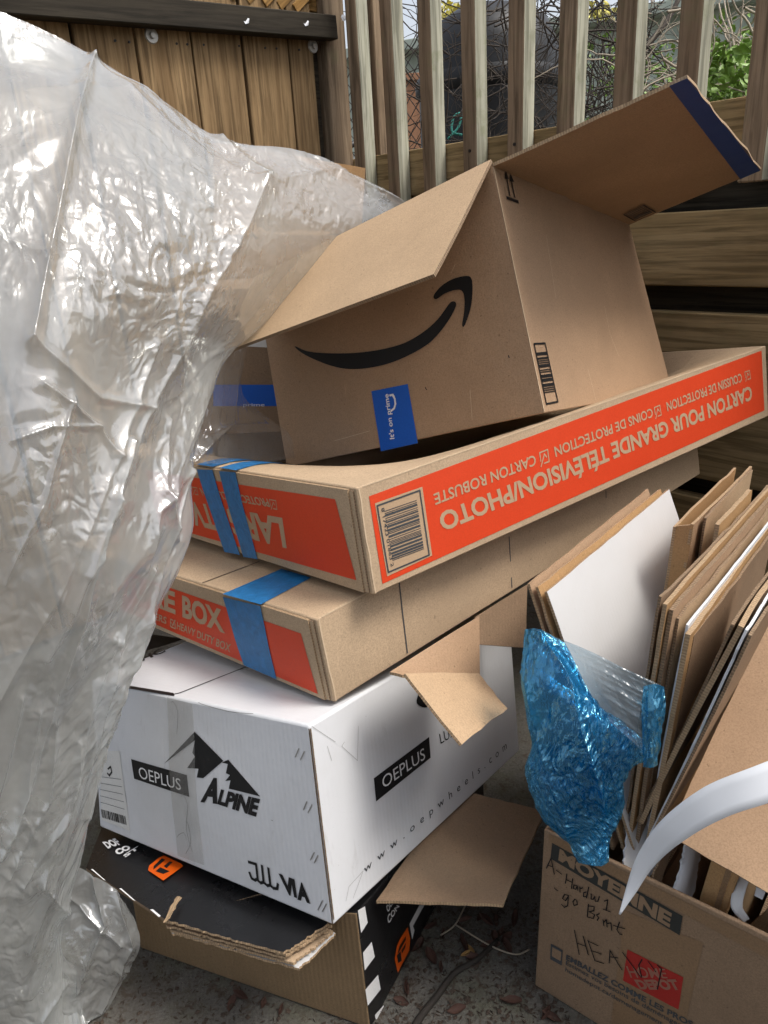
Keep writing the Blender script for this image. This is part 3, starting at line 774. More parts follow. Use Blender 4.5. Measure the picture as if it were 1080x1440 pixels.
vine(870, 1075, -20, 220, 2.6, 3.3, 200, 'tangle of pale bare stems among the green leaves', M['pale_twig'], 5, .005)
bo = tube('thick_branch', smooth_path([at(905, 70, 3.1), at(930, 40, 3.1), at(950, 8, 3.12), at(960, -20, 3.15)]), .014, M['twig'], taper=.7)
tag(recentre(bo), 'thick dark branch slanting across the shed top', 'branch')

# leafy shrub at the right
def leaf_cloud(name, parent, mat, boxes_, n, size, seed):
    r = random.Random(seed); V_, F_ = [], []
    for _ in range(n):
        px0, px1, py0, py1, d0, d1 = r.choice(boxes_)
        p = at(r.uniform(px0, px1), r.uniform(py0, py1), r.uniform(d0, d1))
        d = unit(V(r.gauss(0, 1), r.gauss(0, .6), r.gauss(-.35, .7))); s = unit(np.cross(d, V(r.gauss(0, 1), r.gauss(0, 1), r.gauss(0, 1)))); nn = np.cross(d, s)
        L = size * r.uniform(.6, 1.3); w = L * .24; q = len(V_)
        V_ += [p, p + d * L * .35 + s * w + nn * w * .4, p + d * L * .7 + s * w * .7 + nn * w * .1, p + d * L - nn * w * .5, p + d * L * .7 - s * w * .7 + nn * w * .1, p + d * L * .35 - s * w + nn * w * .4, p + d * L * .5 - nn * w * .1]
        F_ += [(q, q + 1, q + 6), (q + 1, q + 2, q + 6), (q + 2, q + 3, q + 6), (q + 3, q + 4, q + 6), (q + 4, q + 5, q + 6), (q + 5, q, q + 6)]
    return mesh_obj(name, V_, F_, mat, parent, smooth=True)
b = at(1040, 100, 2.9)
shrub = thing('leafy_shrub', (b[0], b[1], 0), 'bright green leafy shrub growing behind the pickets', 'shrub')
leaf_cloud('foliage', shrub, M['leaf'], [(1000, 1068, 55, 145, 2.6, 3.0), (1000, 1120, 20, 120, 2.9, 3.3), (985, 1020, 75, 145, 2.7, 3.0), (1015, 1060, 60, 130, 2.6, 2.9)], 620, .045, 5)
for k in range(7):
    r = random.Random(k); tube('stem', smooth_path([V(b[0] + r.uniform(-.1, .1), b[1] + r.uniform(-.1, .1), 0), at(1030 + r.uniform(-20, 25), 150, 2.8), at(1030 + r.uniform(-30, 40), 40 + r.uniform(-40, 40), 2.9)], 6), .006, M['pale_twig'], shrub, 5, .5)
b = at(930, 110, 4.6)
shrub2 = thing('thin_shrub', (b[0], b[1], 0), 'sparse light green shrub in front of the shed', 'shrub')
leaf_cloud('foliage', shrub2, M['leaf'], [(895, 950, 60, 150, 4.3, 4.8), (845, 910, 50, 130, 4.6, 5.0), (760, 840, 60, 180, 4.4, 4.8)], 420, .05, 8)
tube('stem', [V(b[0], b[1], 0), V(b[0], b[1], 1.9)], .008, M['twig'], shrub2, 5, .5)
b = at(628, 20, 4.2)
yl = thing('yellow_shrub', (b[0], b[1], 0), 'yellow leaved shrub topping the black barrel bin', 'shrub')
leaf_cloud('foliage', yl, M['yellow'], [(615, 645, 2, 35, 4.5, 4.7), (822, 860, 0, 22, 4.6, 4.8)], 120, .07, 9)
tube('stem', [V(b[0], b[1] + .4, 0), V(b[0], b[1] + .4, 1.9)], .01, M['twig'], yl, 5, .5)

# ================================================================ CARTONS
def tweak(p, px, py): return at(px, py, depth_of(p))
def smooth01(x, a, b):
    t = np.clip((x - a) / (b - a), 0, 1); return t * t * (3 - 2 * t)
class Hexa:
    """carton: corner key ijk, i along the right face, j along the left face, k downwards"""
    def __init__(s, c, amp=0.003, seed=0, sag=None, fix=None):
        s.c = {k: np.asarray(v, float) for k, v in c.items()}; g = s.c
        ctr = sum(g.values()) / 8
        def F(a, b, c_, d, sd, bl=None):
            m = (g[a] + g[b] + g[c_] + g[d]) / 4
            f0 = lambda u, v: amp * (wob(u, v, sd, 1.3) * 0.7 + 0.5) * (np.clip(u * (1 - u) * 4, 0, 1) * np.clip(v * (1 - v) * 4, 0, 1))
            bl2 = f0 if bl is None else (lambda u, v: f0(u, v) + bl(u, v))
            return Face(g[a], g[b], g[c_], g[d], m - ctr, bl2)
        s.L = F('000', '010', '001', '011', seed + 1); s.R = F('000', '100', '001', '101', seed + 2)
        s.T = F('000', '100', '010', '110', seed + 3, sag); s.B = F('001', '101', '011', '111', seed + 4)
        s.BL = F('010', '110', '011', '111', seed + 5); s.BR = F('100', '110', '101', '111', seed + 6)
    def body(s, name, mats, parent, order='LRTB', n=20, idx=None, skip=()):
        """one closed mesh"""
        vs_, fs, uv, mi = [], [], [], []
        for key in ('L', 'R', 'T', 'B', 'BL', 'BR'):
            if key in skip: continue
            f = getattr(s, key); o = len(vs_)
            t = np.linspace(0, 1, n + 1); U, W = np.meshgrid(t, t)
            P = f.pt(U.ravel(), W.ravel()); vs_ += list(P)
            uv += [(a * f.lu, b * f.lv) for a, b in zip(U.ravel(), W.ravel())]
            fl = np.cross(P[1] - P[0], P[n + 1] - P[0]) @ f.n < 0
            q = grid_faces(n, n, o, fl); fs += q; mi += [idx.get(key, 0) if idx else 0] * len(q)
        o = mesh_obj(name, vs_, fs, mats, parent, uv, mi, smooth=True)
        bm = bmesh.new(); bm.from_mesh(o.data); bmesh.ops.remove_doubles(bm, verts=bm.verts, dist=2e-4)
        for e in bm.edges:
            if len(e.link_faces) == 2 and e.calc_face_angle(0) > 0.6: e.smooth = False
        bm.to_mesh(o.data); bm.free()
        return o

def panel_on(name, face, uvr, off0, off1, mat, edge, parent, nu=24, nv=6):
    """a board flap lying on a face: uv rectangle (u0,u1,v0,v1), from off0 to off1"""
    u0, u1, v0, v1 = uvr; vs_, uvs, fs, mi = [], [], [], []
    for off in (off1, off0):
        for j in range(nv + 1):
            for i in range(nu + 1):
                u = u0 + (u1 - u0) * i / nu; v = v0 + (v1 - v0) * j / nv
                vs_.append(face.pt(u, v, off)); uvs.append((u * face.lu, v * face.lv))
    n_ = (nu + 1) * (nv + 1)
    fl = np.cross(vs_[1] - vs_[0], vs_[nu + 1] - vs_[0]) @ face.n < 0
    g = grid_faces(nu, nv, 0, fl); fs += g; mi += [0] * len(g)
    luv = [uvs[i] for fc in fs for i in fc]
    ring = [i for i in range(nu + 1)] + [j * (nu + 1) + nu for j in range(1, nv + 1)] + \
           [nv * (nu + 1) + i for i in range(nu - 1, -1, -1)] + [j * (nu + 1) for j in range(nv - 1, 0, -1)]
    d = 0.0
    for a, b in zip(ring, ring[1:] + ring[:1]):
        q = (a, b, b + n_, a + n_); L = np.linalg.norm(vs_[b] - vs_[a]); qu = [(d, 0), (d + L, 0), (d + L, .005), (d, .005)]
        if not fl: q = q[::-1]; qu = qu[::-1]
        fs.append(q); mi.append(1); luv += qu; d += L
    return mesh_obj(name, vs_, fs, [mat, edge], parent, luv, mi)

# ---------------------------------------------------------------- upper television carton
T1c = {'000': (-.034, .896, .822), '001': (-.019, .882, .674), '010': (-.591, 1.593, .700), '011': (-.576, 1.579, .551),
       '100': (.834, 1.593, .842), '101': (.849, 1.579, .694), '110': (.277, 2.29, .720), '111': (.292, 2.276, .571)}
T1c['000'] = tweak(T1c['000'], 501, 686); T1c['001'] = tweak(T1c['001'], 525, 837)
T1c['100'] = tweak(T1c['100'], 1077, 486); T1c['101'] = tweak(T1c['101'], 1081, 585)
def sag1(u, v):
    a, b = u * 1.113, v * 0.9
    return -(.105 * smooth01(b, .01, .40) * smooth01(a, .02, .34) * (1 - smooth01(a, 1.075, 1.112)) * (1 - smooth01(b, .84, .90))
             + .010 * smooth01(b, .0, .06) * smooth01(a, .03, .2) * (1 - smooth01(a, 1.0, 1.1)) * (1 - smooth01(b, .86, .9)))
T1 = Hexa(T1c, 0.002, 10, sag1)
lo = min(p[2] for p in T1.c.values()); ce = sum(T1.c.values()) / 8
t1 = thing('television_carton', (ce[0], ce[1], lo), 'flat kraft television carton with red upside down French lettering, under the smiling arrow box', 'carton')
o = T1.body('body', [M['kraft_tv']], t1, n=36); bevel(o, .0022)
ef = panel_on('end_flap', T1.L, (.016, .985, .02, .985), -.001, .0045, M['kraft_tv'], M['edge'], t1)
panel_on('inner_flap_edge', T1.L, (.007, .05, .03, .98), -.001, .0022, M['kraft_tv'], M['edge_dark'], t1, 2, 6)
OFF = .0045
q4 = lambda pts: zm(.4074, 180, 480, pts)
quad_print('red_panel', T1.L, [(205, 661), (471, 702), (501, 816), (224, 737)], M['red'], ef, OFF + .0006, 24, 6)
text_print('lettering', T1.L, 'LARGE', q4([(532, 608), (300, 566), (330, 660), (548, 716)]), M['kraft_text'], ef, OFF + .0011, .035)
text_print('lettering', T1.L, 'TV/PIC', q4([(282, 563), (120, 536), (140, 612), (312, 656)]), M['kraft_text'], ef, OFF + .0011, .035)
text_print('lettering', T1.L, 'PROTECTIVE CUSHION', q4([(480, 543), (245, 505), (258, 533), (492, 573)]), M['kraft_text'], ef, OFF + .0011, .02)
def checkbox(face, q, parent, off, mat=None):
    """small ticked square: q = bl, br, tr, tl photo points"""
    mat = mat or M['kraft_text']; q = [np.array(p, float) for p in q]
    L = lambda a, b: tuple(q[0] * (1 - a) * (1 - b) + q[1] * a * (1 - b) + q[2] * a * b + q[3] * (1 - a) * b)
    w = np.linalg.norm(face.pt(*face.uv(*q[0], off), off) - face.pt(*face.uv(*q[3], off), off)) * .12
    return stroke_print('tick_box', face, [[L(0, 0), L(1, 0), L(1, .7)], [L(0, 0), L(0, 1), L(.6, 1)], [L(.25, .55), L(.45, .25), L(1.05, 1.15)]], w, mat, parent, off)
checkbox(T1.L, q4([(510, 550), (488, 546), (494, 576), (514, 580)]), ef, OFF + .0011)
checkbox(T1.L, q4([(238, 506), (220, 503), (226, 526), (242, 530)]), ef, OFF + .0011)
q5 = lambda pts: zm(.5556, 480, 440, pts)
quad_print('red_panel', T1.R, [(519, 698), (1071, 493), (1075, 577), (538, 821)], M['red'], t1, .0006, 30, 6)
quad_print('barcode_label', T1.R, q5([(85, 482), (205, 440), (230, 614), (116, 667)]), M['kraft_text'], t1, .0011, 4, 4)
q6 = lambda pts: zm(.1852, 500, 640, pts)
stroke_print('barcode_frame', T1.R, [q6([(165, 385), (488, 268), (560, 758), (250, 890), (165, 385)])], .0024, M['grey_ink'], t1, .0016)
bars_print('barcode', T1.R, q6([(218, 425), (464, 340), (520, 715), (282, 805)]), M['grey_ink'], t1, .0016, 34, 3)
text_print('lettering', T1.R, '8 17423 01863 2', q6([(195, 405), (270, 850), (292, 842), (218, 395)]), M['grey_ink'], t1, .0016, .005)
text_print('lettering', T1.R, 'CARTON POUR GRANDE TÉLÉVISION/PHOTO', q5([(1037, 183), (243, 508), (262, 566), (1042, 228)]), M['kraft_text'], t1, .0011, .032)
text_print('lettering', T1.R, 'COUSSIN DE PROTECTION', q5([(1012, 152), (822, 226), (826, 250), (1015, 174)]), M['kraft_text'], t1, .0011, .018)
text_print('lettering', T1.R, 'COINS DE PROTECTION', q5([(786, 240), (538, 339), (543, 365), (790, 263)]), M['kraft_text'], t1, .0011, .018)
text_print('lettering', T1.R, 'CARTON ROBUSTE', q5([(490, 358), (233, 458), (238, 487), (494, 385)]), M['kraft_text'], t1, .0011, .018)
for a in ([(1033, 146), (1021, 150), (1024, 170), (1036, 166)], [(806, 234), (792, 240), (796, 264), (810, 258)], [(522, 346), (502, 354), (506, 384), (526, 376)]):
    checkbox(T1.R, q5(a), t1, .0011)
# blue tapes: down the end flap and back over the top
def strip_over(name, face, pxq, face2, u_pair, length, mat, parent, off, off2):
    o = quad_print(name, face, pxq, mat, parent, off, 3, 8)
    return o
TP = OFF + .0016
for qd in ([(237, 442), (291, 444), (386, 737), (333, 727)], [(314, 448), (370, 452), (447, 752), (398, 744)]):
    quad_print('blue_tape', T1.L, q4(qd), M['tape'], ef, TP, 4, 10)
for v0, v1 in ((.55, .66), (.40, .50)):
    us, ue = T1.L.uv(*q4([(264, 443)])[0])[0], 0
for qd in ([(237, 442), (291, 444)], [(314, 448), (370, 452)]):
    a = T1.L.uv(*q4([qd[0]])[0], TP)[0]; b = T1.L.uv(*q4([qd[1]])[0], TP)[0]
    quad_print('blue_tape', T1.T, None, M['tape'], t1, .0012, 16, 4, uvq=[(-.004, a), (.30, a - .01), (.30, b - .01), (-.004, b)])

# ---------------------------------------------------------------- lower television carton
T2c = {'000': (-.100, .864, .660), '001': (-.080, .851, .526), '010': (-.689, 1.528, .513), '011': (-.669, 1.515, .379),
       '100': (.684, 1.57, .710), '101': (.704, 1.558, .576), '110': (.095, 2.235, .563), '111': (.115, 2.222, .429)}
T2c['000'] = tweak(T2c['000'], 445, 871); T2c['001'] = tweak(T2c['001'], 470, 988)
T2 = Hexa(T2c, 0.0025, 20)
lo = min(p[2] for p in T2.c.values()); ce = sum(T2.c.values()) / 8
t2 = thing('television_carton', (ce[0], ce[1], lo), 'flat kraft picture carton with BOX lettered on its red end, above the wheel carton', 'carton')
o = T2.body('body', [M['kraft_tv']], t2, n=30); bevel(o, .0022)
ef = panel_on('end_flap', T2.L, (.016, .985, .02, .985), -.001, .0045, M['kraft_tv'], M['edge'], t2)
panel_on('inner_flap_edge', T2.L, (.007, .05, .03, .98), -.001, .0022, M['kraft_tv'], M['edge_dark'], t2, 2, 6)
quad_print('red_panel', T2.L, [(180, 806), (423, 891), (447, 976), (170, 857)], M['red'], ef, OFF + .0006, 24, 6)
text_print('lettering', T2.L, 'BOX', q4([(188, 953), (335, 1010), (322, 925), (186, 875)]), M['kraft_text'], ef, OFF + .0011, .04)
text_print('lettering', T2.L, 'TURE', q4([(-20, 872), (164, 944), (162, 866), (-12, 804)]), M['kraft_text'], ef, OFF + .0011, .04)
text_print('lettering', T2.L, 'HEAVY DUTY BOX', q4([(168, 992), (352, 1074), (356, 1046), (170, 968)]), M['kraft_text'], ef, OFF + .0011, .015)
text_print('lettering', T2.L, 'CORNERS', q4([(20, 930), (132, 977), (134, 953), (22, 908)]), M['kraft_text'], ef, OFF + .0011, .015)
checkbox(T2.L, q4([(147, 985), (163, 992), (162, 966), (147, 959)]), ef, OFF + .0011)
quad_print('blue_tape', T2.L, q4([(327, 882), (456, 914), (513, 1167), (400, 1118)]), M['tape'], ef, TP, 5, 10)
quad_print('blue_tape', T2.T, q4([(326, 872), (530, 785), (632, 815), (458, 908)]), M['tape'], t2, .0010, 10, 4)
stroke_print('flap_seam', T2.T, [q4([(452, 760), (258, 833)])], .0025, M['black'], t2, .0008)
for ln in ([(561, 815), (566, 860), (573, 918)], [(716, 755), (720, 826)], [(852, 690), (854, 748)]):
    stroke_print('scored_line', T2.R, [ln], .0022, M['grey_ink'], t2, .0008)

# torn tongue of board hanging from its underside
tt = thing('torn_board_piece', tuple(at(640, 1000, 1.05)), 'torn brown cardboard tongue hanging over the white wheel carton', 'cardboard')
d0 = depth_of(T2.R.pt(*T2.R.uv(620, 890)))
P = [at(552, 944, .985), at(672, 866, 1.16), at(673, 957, 1.13), at(575, 948, .975)]
slab('hanging_panel', [at(548, 944, .975), at(674, 866, 1.135), at(675, 960, 1.10), at(566, 950, .965)], .004, M['kraft'], M['edge'], tt, 8, 6, .002, 3, outward=-ray(600, 900))
slab('folded_tip', [at(570, 947, .955), at(674, 946, 1.09), at(714, 996, 1.03), at(649, 1046, .93)], .004, M['kraft_in'], M['edge'], tt, 8, 6, .003, 4, outward=-ray(640, 990), rag=.0008)
t3 = thing('torn_board_piece', tuple(at(708, 880, 1.2)), 'square brown cardboard scrap sticking out below the flat cartons', 'cardboard')
slab('panel', [at(668, 868, 1.175), at(742, 822, 1.245), at(739, 911, 1.23), at(672, 906, 1.165)], .004, M['kraft_old'], M['edge_dark'], t3, 6, 6, .002, 5, outward=-ray(700, 870))

# ---------------------------------------------------------------- smiling arrow box
Ac = {'000': (.201, 1.247, 1.208), '001': (.255, 1.136, .840), '010': (-.237, 1.548, 1.053), '011': (-.183, 1.437, .685),
      '100': (.594, 1.768, 1.109), '101': (.648, 1.657, .741), '110': (.156, 2.069, .954), '111': (.21, 1.958, .70)}
for k, x, y in (('000', 692, 229), ('001', 765, 581), ('011', 403, 657), ('100', 884, 312), ('101', 945, 549), ('010', 359, 392)):
    Ac[k] = tweak(Ac[k], x, y)
A = Hexa(Ac, 0.003, 30)
lo = min(p[2] for p in A.c.values()); ce = sum(A.c.values()) / 8
ar = thing('delivery_box', (ce[0], ce[1], lo), 'big open brown delivery box printed with a black smiling arrow, topmost of the stack', 'box')
TH = .005
o = A.body('body', [M['kraft']], ar, n=20, skip=('T',)); m = o.modifiers.new('wall', 'SOLIDIFY'); m.thickness = TH; m.offset = -1
bevel(o, .002)
# front flap folded outwards over the left face
g = A.c
fv = unit(np.cross(A.T.n, 0 * A.T.n + 1))
hl, hr = g['010'], g['000']
ax_b = unit(hl - hr); out = -unit(g['100'] - g['000']); dn = unit(g['001'] - g['000'])
best = None
for L in np.linspace(.16, .42, 53):
    for ph in np.linspace(0, 1.4, 57):
        for sh in np.linspace(-.06, .06, 13):
            qv = hr + (out * math.cos(ph) + dn * math.sin(ph)) * L + ax_b * sh
            e = np.abs(proj(qv) - (609, 384)).sum() + 60 * abs(sh) + 40 * abs(L - .30)
            if best is None or e < best[0]: best = (e, qv, L, ph)
fr_ = best[1]; fl_ = at(311, 495.5, depth_of(hl + (fr_ - hr)) + .0)
OUTN = A.L.n
f_front, _ = slab('flap', [hr + A.L.n * .001 + V(0, 0, .003), hl + A.L.n * .001 + V(0, 0, .003), fl_, fr_], .005, M['kraft_in'], M['edge_dark'], ar, 14, 8, .003, 8, outward=(0, 0, 1))
print('front flap L', best[2], 'angle', math.degrees(best[3]), 'depths', depth_of(fr_), depth_of(fl_))
# right flap standing outwards and up
hl2, hr2 = g['000'], g['100']
ax_a = unit(hr2 - hl2); out = -unit(g['010'] - g['000']); up = -dn
best = None
for L in np.linspace(.16, .45, 59):
    for ph in np.linspace(-.4, 1.4, 73):
        d = (out * math.cos(ph) + up * math.sin(ph)) * L
        e = np.abs(proj(hl2 + d) - (968, 109)).sum() + np.abs(proj(hr2 + d) - (1070, 240)).sum()
        if best is None or e < best[0]: best = (e, d, L, ph)
print('right flap', best[0], best[2], math.degrees(best[3]))
fa = at(968, 109, depth_of(hl2 + best[1])); fb = at(1070, 240, depth_of(hr2 + best[1]))
rf, RFc = slab('flap', [hl2 + A.R.n * .001 - V(0, 0, .006), hr2 + A.R.n * .001 - V(0, 0, .006), fb, fa], .005, M['kraft'], M['edge'], ar, 14, 10, .002, 9, outward=-ray(900, 230), rag=.0012)
quad_print('navy_strip', RFc, [(941, 121), (966, 110), (1069, 240), (1041, 252)], M['blue_strip'], rf, .0032, 6, 10, uvq=None)
bars_ = zm(.2037, 860, 260, [(85, 205), (220, 140), (305, 190), (165, 250)])
stroke_print('barcode_frame', RFc, [bars_ + bars_[:1]], .003, M['black'], rf, .0034)
bars_print('barcode', RFc, [tuple(np.array(p) * .85 + np.mean(bars_, 0) * .15) for p in bars_], M['grey_ink'], rf, .0034, 12, 5)
# the two far flaps hang outside, out of sight
slab('flap', [g['100'] + A.BR.n * .006, g['110'] + A.BR.n * .006, g['110'] + A.BR.n * .05 - V(0, 0, .24), g['100'] + A.BR.n * .05 - V(0, 0, .24)], .005, M['kraft_in'], M['edge'], ar, 4, 4, 0, 1, outward=A.BR.n)
# prints on the left face
q3 = lambda pts: zm(.44444, 280, 200, pts)
sm = [(303, 645), (345, 662), (420, 668), (500, 666), (580, 655), (650, 635), (710, 600), (755, 560), (788, 515), (800, 504), (812, 507), (810, 525), (785, 570), (740, 625), (690, 660), (620, 693), (550, 712), (480, 718), (420, 708), (360, 685), (320, 663)]
hd = [(742, 492), (746, 478), (770, 452), (805, 432), (845, 423), (862, 432), (865, 470), (860, 520), (848, 560), (838, 583), (832, 577), (838, 540), (840, 505), (836, 478), (825, 467), (800, 470), (775, 480), (752, 496)]
def rounded(pts, n=4):
    P = [np.array(p, float) for p in pts]; out_ = []
    k = len(P)
    for i in range(k):
        p0, p1, p2, p3 = P[i - 1], P[i], P[(i + 1) % k], P[(i + 2) % k]
        for t in np.linspace(0, 1, n, endpoint=False):
            out_.append(tuple(.5 * (2 * p1 + (-p0 + p2) * t + (2 * p0 - 5 * p1 + 4 * p2 - p3) * t * t + (-p0 + 3 * p1 - 3 * p2 + p3) * t ** 3)))
    return out_
poly_print('smile_arrow', A.L, [rounded(q3(sm)), rounded(q3(hd))], M['black'], ar, .0012)
lab = quad_print('blue_label', A.L, q3([(545, 788), (660, 765), (692, 952), (575, 978)]), M['blue_label'], ar, .0012, 4, 6)
text_print('lettering', A.L, "It's on prime", q3([(623, 938), (603, 795), (584, 798), (603, 940)]), M['white_ink'], lab, .0018, .02)
stroke_print('label_smile', A.L, [q3([(608, 850), (617, 842), (621, 828), (619, 812), (612, 800)]), q3([(604, 801), (613, 799), (617, 806)])], .0035, M['white_ink'], lab, .0018)
# prints on the right face
z1 = lambda pts: zm(.2963, 440, 0, pts)
for ln in ([(918, 830), (935, 928)], [(940, 845), (958, 935)]): stroke_print('arrow_shaft', A.R, [z1(ln)], .0035, M['black'], ar, .0012)
for pg in ([(915, 806), (930, 850), (911, 848)], [(937, 822), (955, 863), (935, 861)], [(918, 930), (975, 951), (978, 966), (921, 945)]):
    poly_print('arrow_mark', A.R, [z1(pg)], M['black'], ar, .0012)
q7 = lambda pts: zm(.3519, 700, 400, pts)
fq = q7([(146, 237), (190, 235), (241, 468), (195, 477)])
stroke_print('barcode_frame', A.R, [fq + fq[:1]], .0030, M['black'], ar, .0012)
bars_print('barcode', A.R, q7([(153, 272), (197, 268), (234, 435), (188, 442)]), M['black'], ar, .0012, 20, 9)

M['worn_kraft'] = ink('worn_kraft', (0.60, 0.46, 0.31), 0.9, 0.8, (0.42, 0.29, 0.18), 70)
for hx_, par, amp in ((A, ar, .0024), (T1, t1, .0022), (T2, t2, .0022)):
    rw_ = random.Random(par.name)
    for fc in (hx_.R,):
        P_ = [tuple(proj(fc.pt(.0035 + rw_.uniform(-.0008, .0008), v))) for v in np.linspace(.01, .99, 9)]
        stroke_print('worn_edge', fc, [P_], amp, M['worn_kraft'], par, .0006)
        P_ = [tuple(proj(fc.pt(u, .008 + rw_.uniform(-.002, .002)))) for u in np.linspace(.01, .9, 14)]
        if hx_ is not A: stroke_print('worn_edge', fc, [P_], amp * .7, M['worn_kraft'], par, .0006)
for fc, ln in ((A.L, [(661, 548), (664, 590)]), (A.L, [(640, 372), (634, 384)]), (A.R, [(827, 520), (838, 562)]), (A.R, [(768, 330), (782, 420)]), (A.R, [(850, 430), (858, 470), (870, 500)]), (A.L, [(470, 620), (520, 606)])):
    stroke_print('scratch', fc, [ln], .0009, M['worn_kraft'], ar, .0007)
for fc, ln in ((A.L, [(715, 500), (716, 503)]), (A.L, [(505, 405), (508, 406)]), (A.L, [(598, 545), (600, 548)])):
    stroke_print('speck', fc, [ln], .0016, M['black'], ar, .0007)
# ---------------------------------------------------------------- small brown box with blue tape behind
Fc = {}
p00, p10 = at(300, 505, 1.72), at(560, 470, 1.62)
ex = unit(V(.80, -.05, 0)); ey = unit(V(.06, .998, 0))
c0 = at(285, 612, 1.62)
for i in (0, 1):
    for j in (0, 1):
        for k in (0, 1): Fc[f'{i}{j}{k}'] = c0 + ex * (.42 * (1 - j)) + ey * (.34 * i) + V(0, 0, .30 * (1 - k))
# here L face looks at the camera: j runs from right to left
Fb = Hexa(Fc, .002, 40)
fb_ = thing('taped_box', tuple((c0 + ex * .21 + ey * .17)), 'brown delivery box sealed with bright blue tape, half hidden under clear film', 'box')
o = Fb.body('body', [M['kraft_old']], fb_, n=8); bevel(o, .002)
quad_print('blue_tape', Fb.L, [(300, 541), (470, 541), (470, 571), (300, 571)], M['blue_label'], fb_, .001, 6, 2)
text_print('lettering', Fb.L, 'prime', [(342, 573), (372, 573), (372, 567), (342, 567)], M['white_ink'], fb_, .0015, .0)
quad_print('shipping_label', Fb.L, [(345, 470), (400, 470), (400, 490), (345, 487)], M['gold_label'], fb_, .001, 4, 2)

# ---------------------------------------------------------------- white wheel carton
Cc = {'000': (-.114, .800, .533), '001': (-.101, .735, .261), '010': (-.533, 1.098, .442), '011': (-.52, 1.032, .169),
      '100': (.218, 1.241, .443), '101': (.231, 1.175, .171), '110': (-.201, 1.538, .351), '111': (-.189, 1.472, .079)}
for k, x, y in (('000', 435, 1020), ('001', 469, 1302), ('101', 731, 1056), ('011', 140, 1163), ('100', 716, 852), ('010', 128, 956)):
    Cc[k] = tweak(Cc[k], x, y)
C = Hexa(Cc, 0.006, 50)
lo = min(p[2] for p in C.c.values()); ce = sum(C.c.values()) / 8
cr_ = thing('wheel_carton', (ce[0], ce[1], lo), 'scuffed white wheel carton with black mountain logo between the flat cartons and the black box', 'carton')
o = C.body('body', [M['white']], cr_, n=24); bevel(o, .004, 3)
q8 = lambda pts: zm(.33333, 120, 880, pts)
v6 = lambda pts: zm(.4259, 100, 860, pts)
quad_print('name_bar', C.L, v6([(198, 487), (382, 540), (390, 612), (208, 552)]), M['black'], cr_, .0008, 6, 2)
text_print('lettering', C.L, 'OEPLUS', v6([(226, 550), (363, 591), (361, 553), (221, 511)]), M['white_ink'], cr_, .0013, .0)
m1 = [(332, 582), (461, 447), (582, 570), (497, 643), (470, 640), (477, 603), (430, 600), (462, 552), (452, 535), (462, 483)]
m2 = [(575, 577), (603, 565), (737, 720), (605, 687), (612, 652), (590, 655), (610, 630), (593, 622), (601, 583)]
poly_print('mountain_logo', C.L, [q8(m1), q8(m2)], M['black'], cr_, .0009)
text_print('lettering', C.L, 'A', q8([(485, 744), (556, 752), (590, 648), (508, 636)]), M['black'], cr_, .0012, .05)
text_print('lettering', C.L, 'LPINE', q8([(556, 752), (720, 806), (738, 732), (572, 690)]), M['black'], cr_, .0012, .05, .95)
w5 = lambda pts: zm(.13889, 330, 1190, pts)
stroke_print('stroke_letters', C.L, [w5([(142, 160), (215, 183), (232, 330), (205, 345), (170, 325), (150, 270)]), w5([(275, 200), (292, 365), (262, 372), (238, 350)]), w5([(340, 225), (360, 395), (330, 400), (300, 372)]), w5([(362, 398), (390, 425), (430, 430), (436, 385)])], .0045, M['black'], cr_, .0012)
text_print('lettering', C.L, 'VI', w5([(500, 478), (632, 528), (604, 335), (443, 275)]), M['black'], cr_, .0012, .05, .9)
text_print('lettering', C.L, 'A', w5([(635, 540), (768, 585), (700, 375), (652, 360)]), M['black'], cr_, .0012, .06)
for a in (((752, 452), (740, 480)), ((770, 462), (757, 490)), ((778, 628), (767, 655)), ((795, 638), (782, 665)), ((803, 795), (790, 820)), ((815, 805), (803, 830)), ((830, 955), (815, 985)), ((843, 965), (830, 990))):
    stroke_print('staple', C.L, [v6(list(a))], .0016, M['steel'], cr_, .0016)
sl = quad_print('shipping_label', C.L, [(140, 1056), (168, 1056), (183, 1169), (143, 1153)], M['gold_label'], cr_, .0008, 4, 6)
stroke_print('label_rules', C.L, [[(140 + i * .3, 1092 + i * 9), (170 + i * 1.3, 1096 + i * 10.5)] for i in range(5)], .0008, M['grey_ink'], sl, .0013)
bars_print('barcode', C.L, v6([(98, 652), (178, 675), (183, 705), (103, 680)]), M['black'], sl, .0013, 30, 2, along_v=False)
stroke_print('label_logo', C.L, [v6([(122, 520), (130, 512), (134, 530), (126, 542), (120, 534)])], .003, M['black'], sl, .0013)
# right face
v7 = lambda pts: zm(.40297, 400, 860, pts)
quad_print('name_bar', C.R, v7([(312, 582), (505, 437), (510, 510), (320, 663)]), M['black'], cr_, .0008, 6, 2)
text_print('lettering', C.R, 'OEPLUS', v7([(345, 619), (492, 514), (487, 474), (339, 578)]), M['white_ink'], cr_, .0013, .0)
text_print('lettering', C.R, 'www.oepwheels.com', v7([(280, 922), (778, 486), (773, 452), (277, 888)]), M['grey_ink'], cr_, .0009, .0, 2.1)
text_print('lettering', C.R, 'LUXU', v7([(546, 462), (618, 418), (613, 382), (540, 428)]), M['black'], cr_, .0009, -.004)
poly_print('round_logo', C.R, [rounded(v7([(462, 320), (470, 285), (495, 270), (520, 285), (515, 320), (490, 335)]), 3)], M['black'], cr_, .0009)
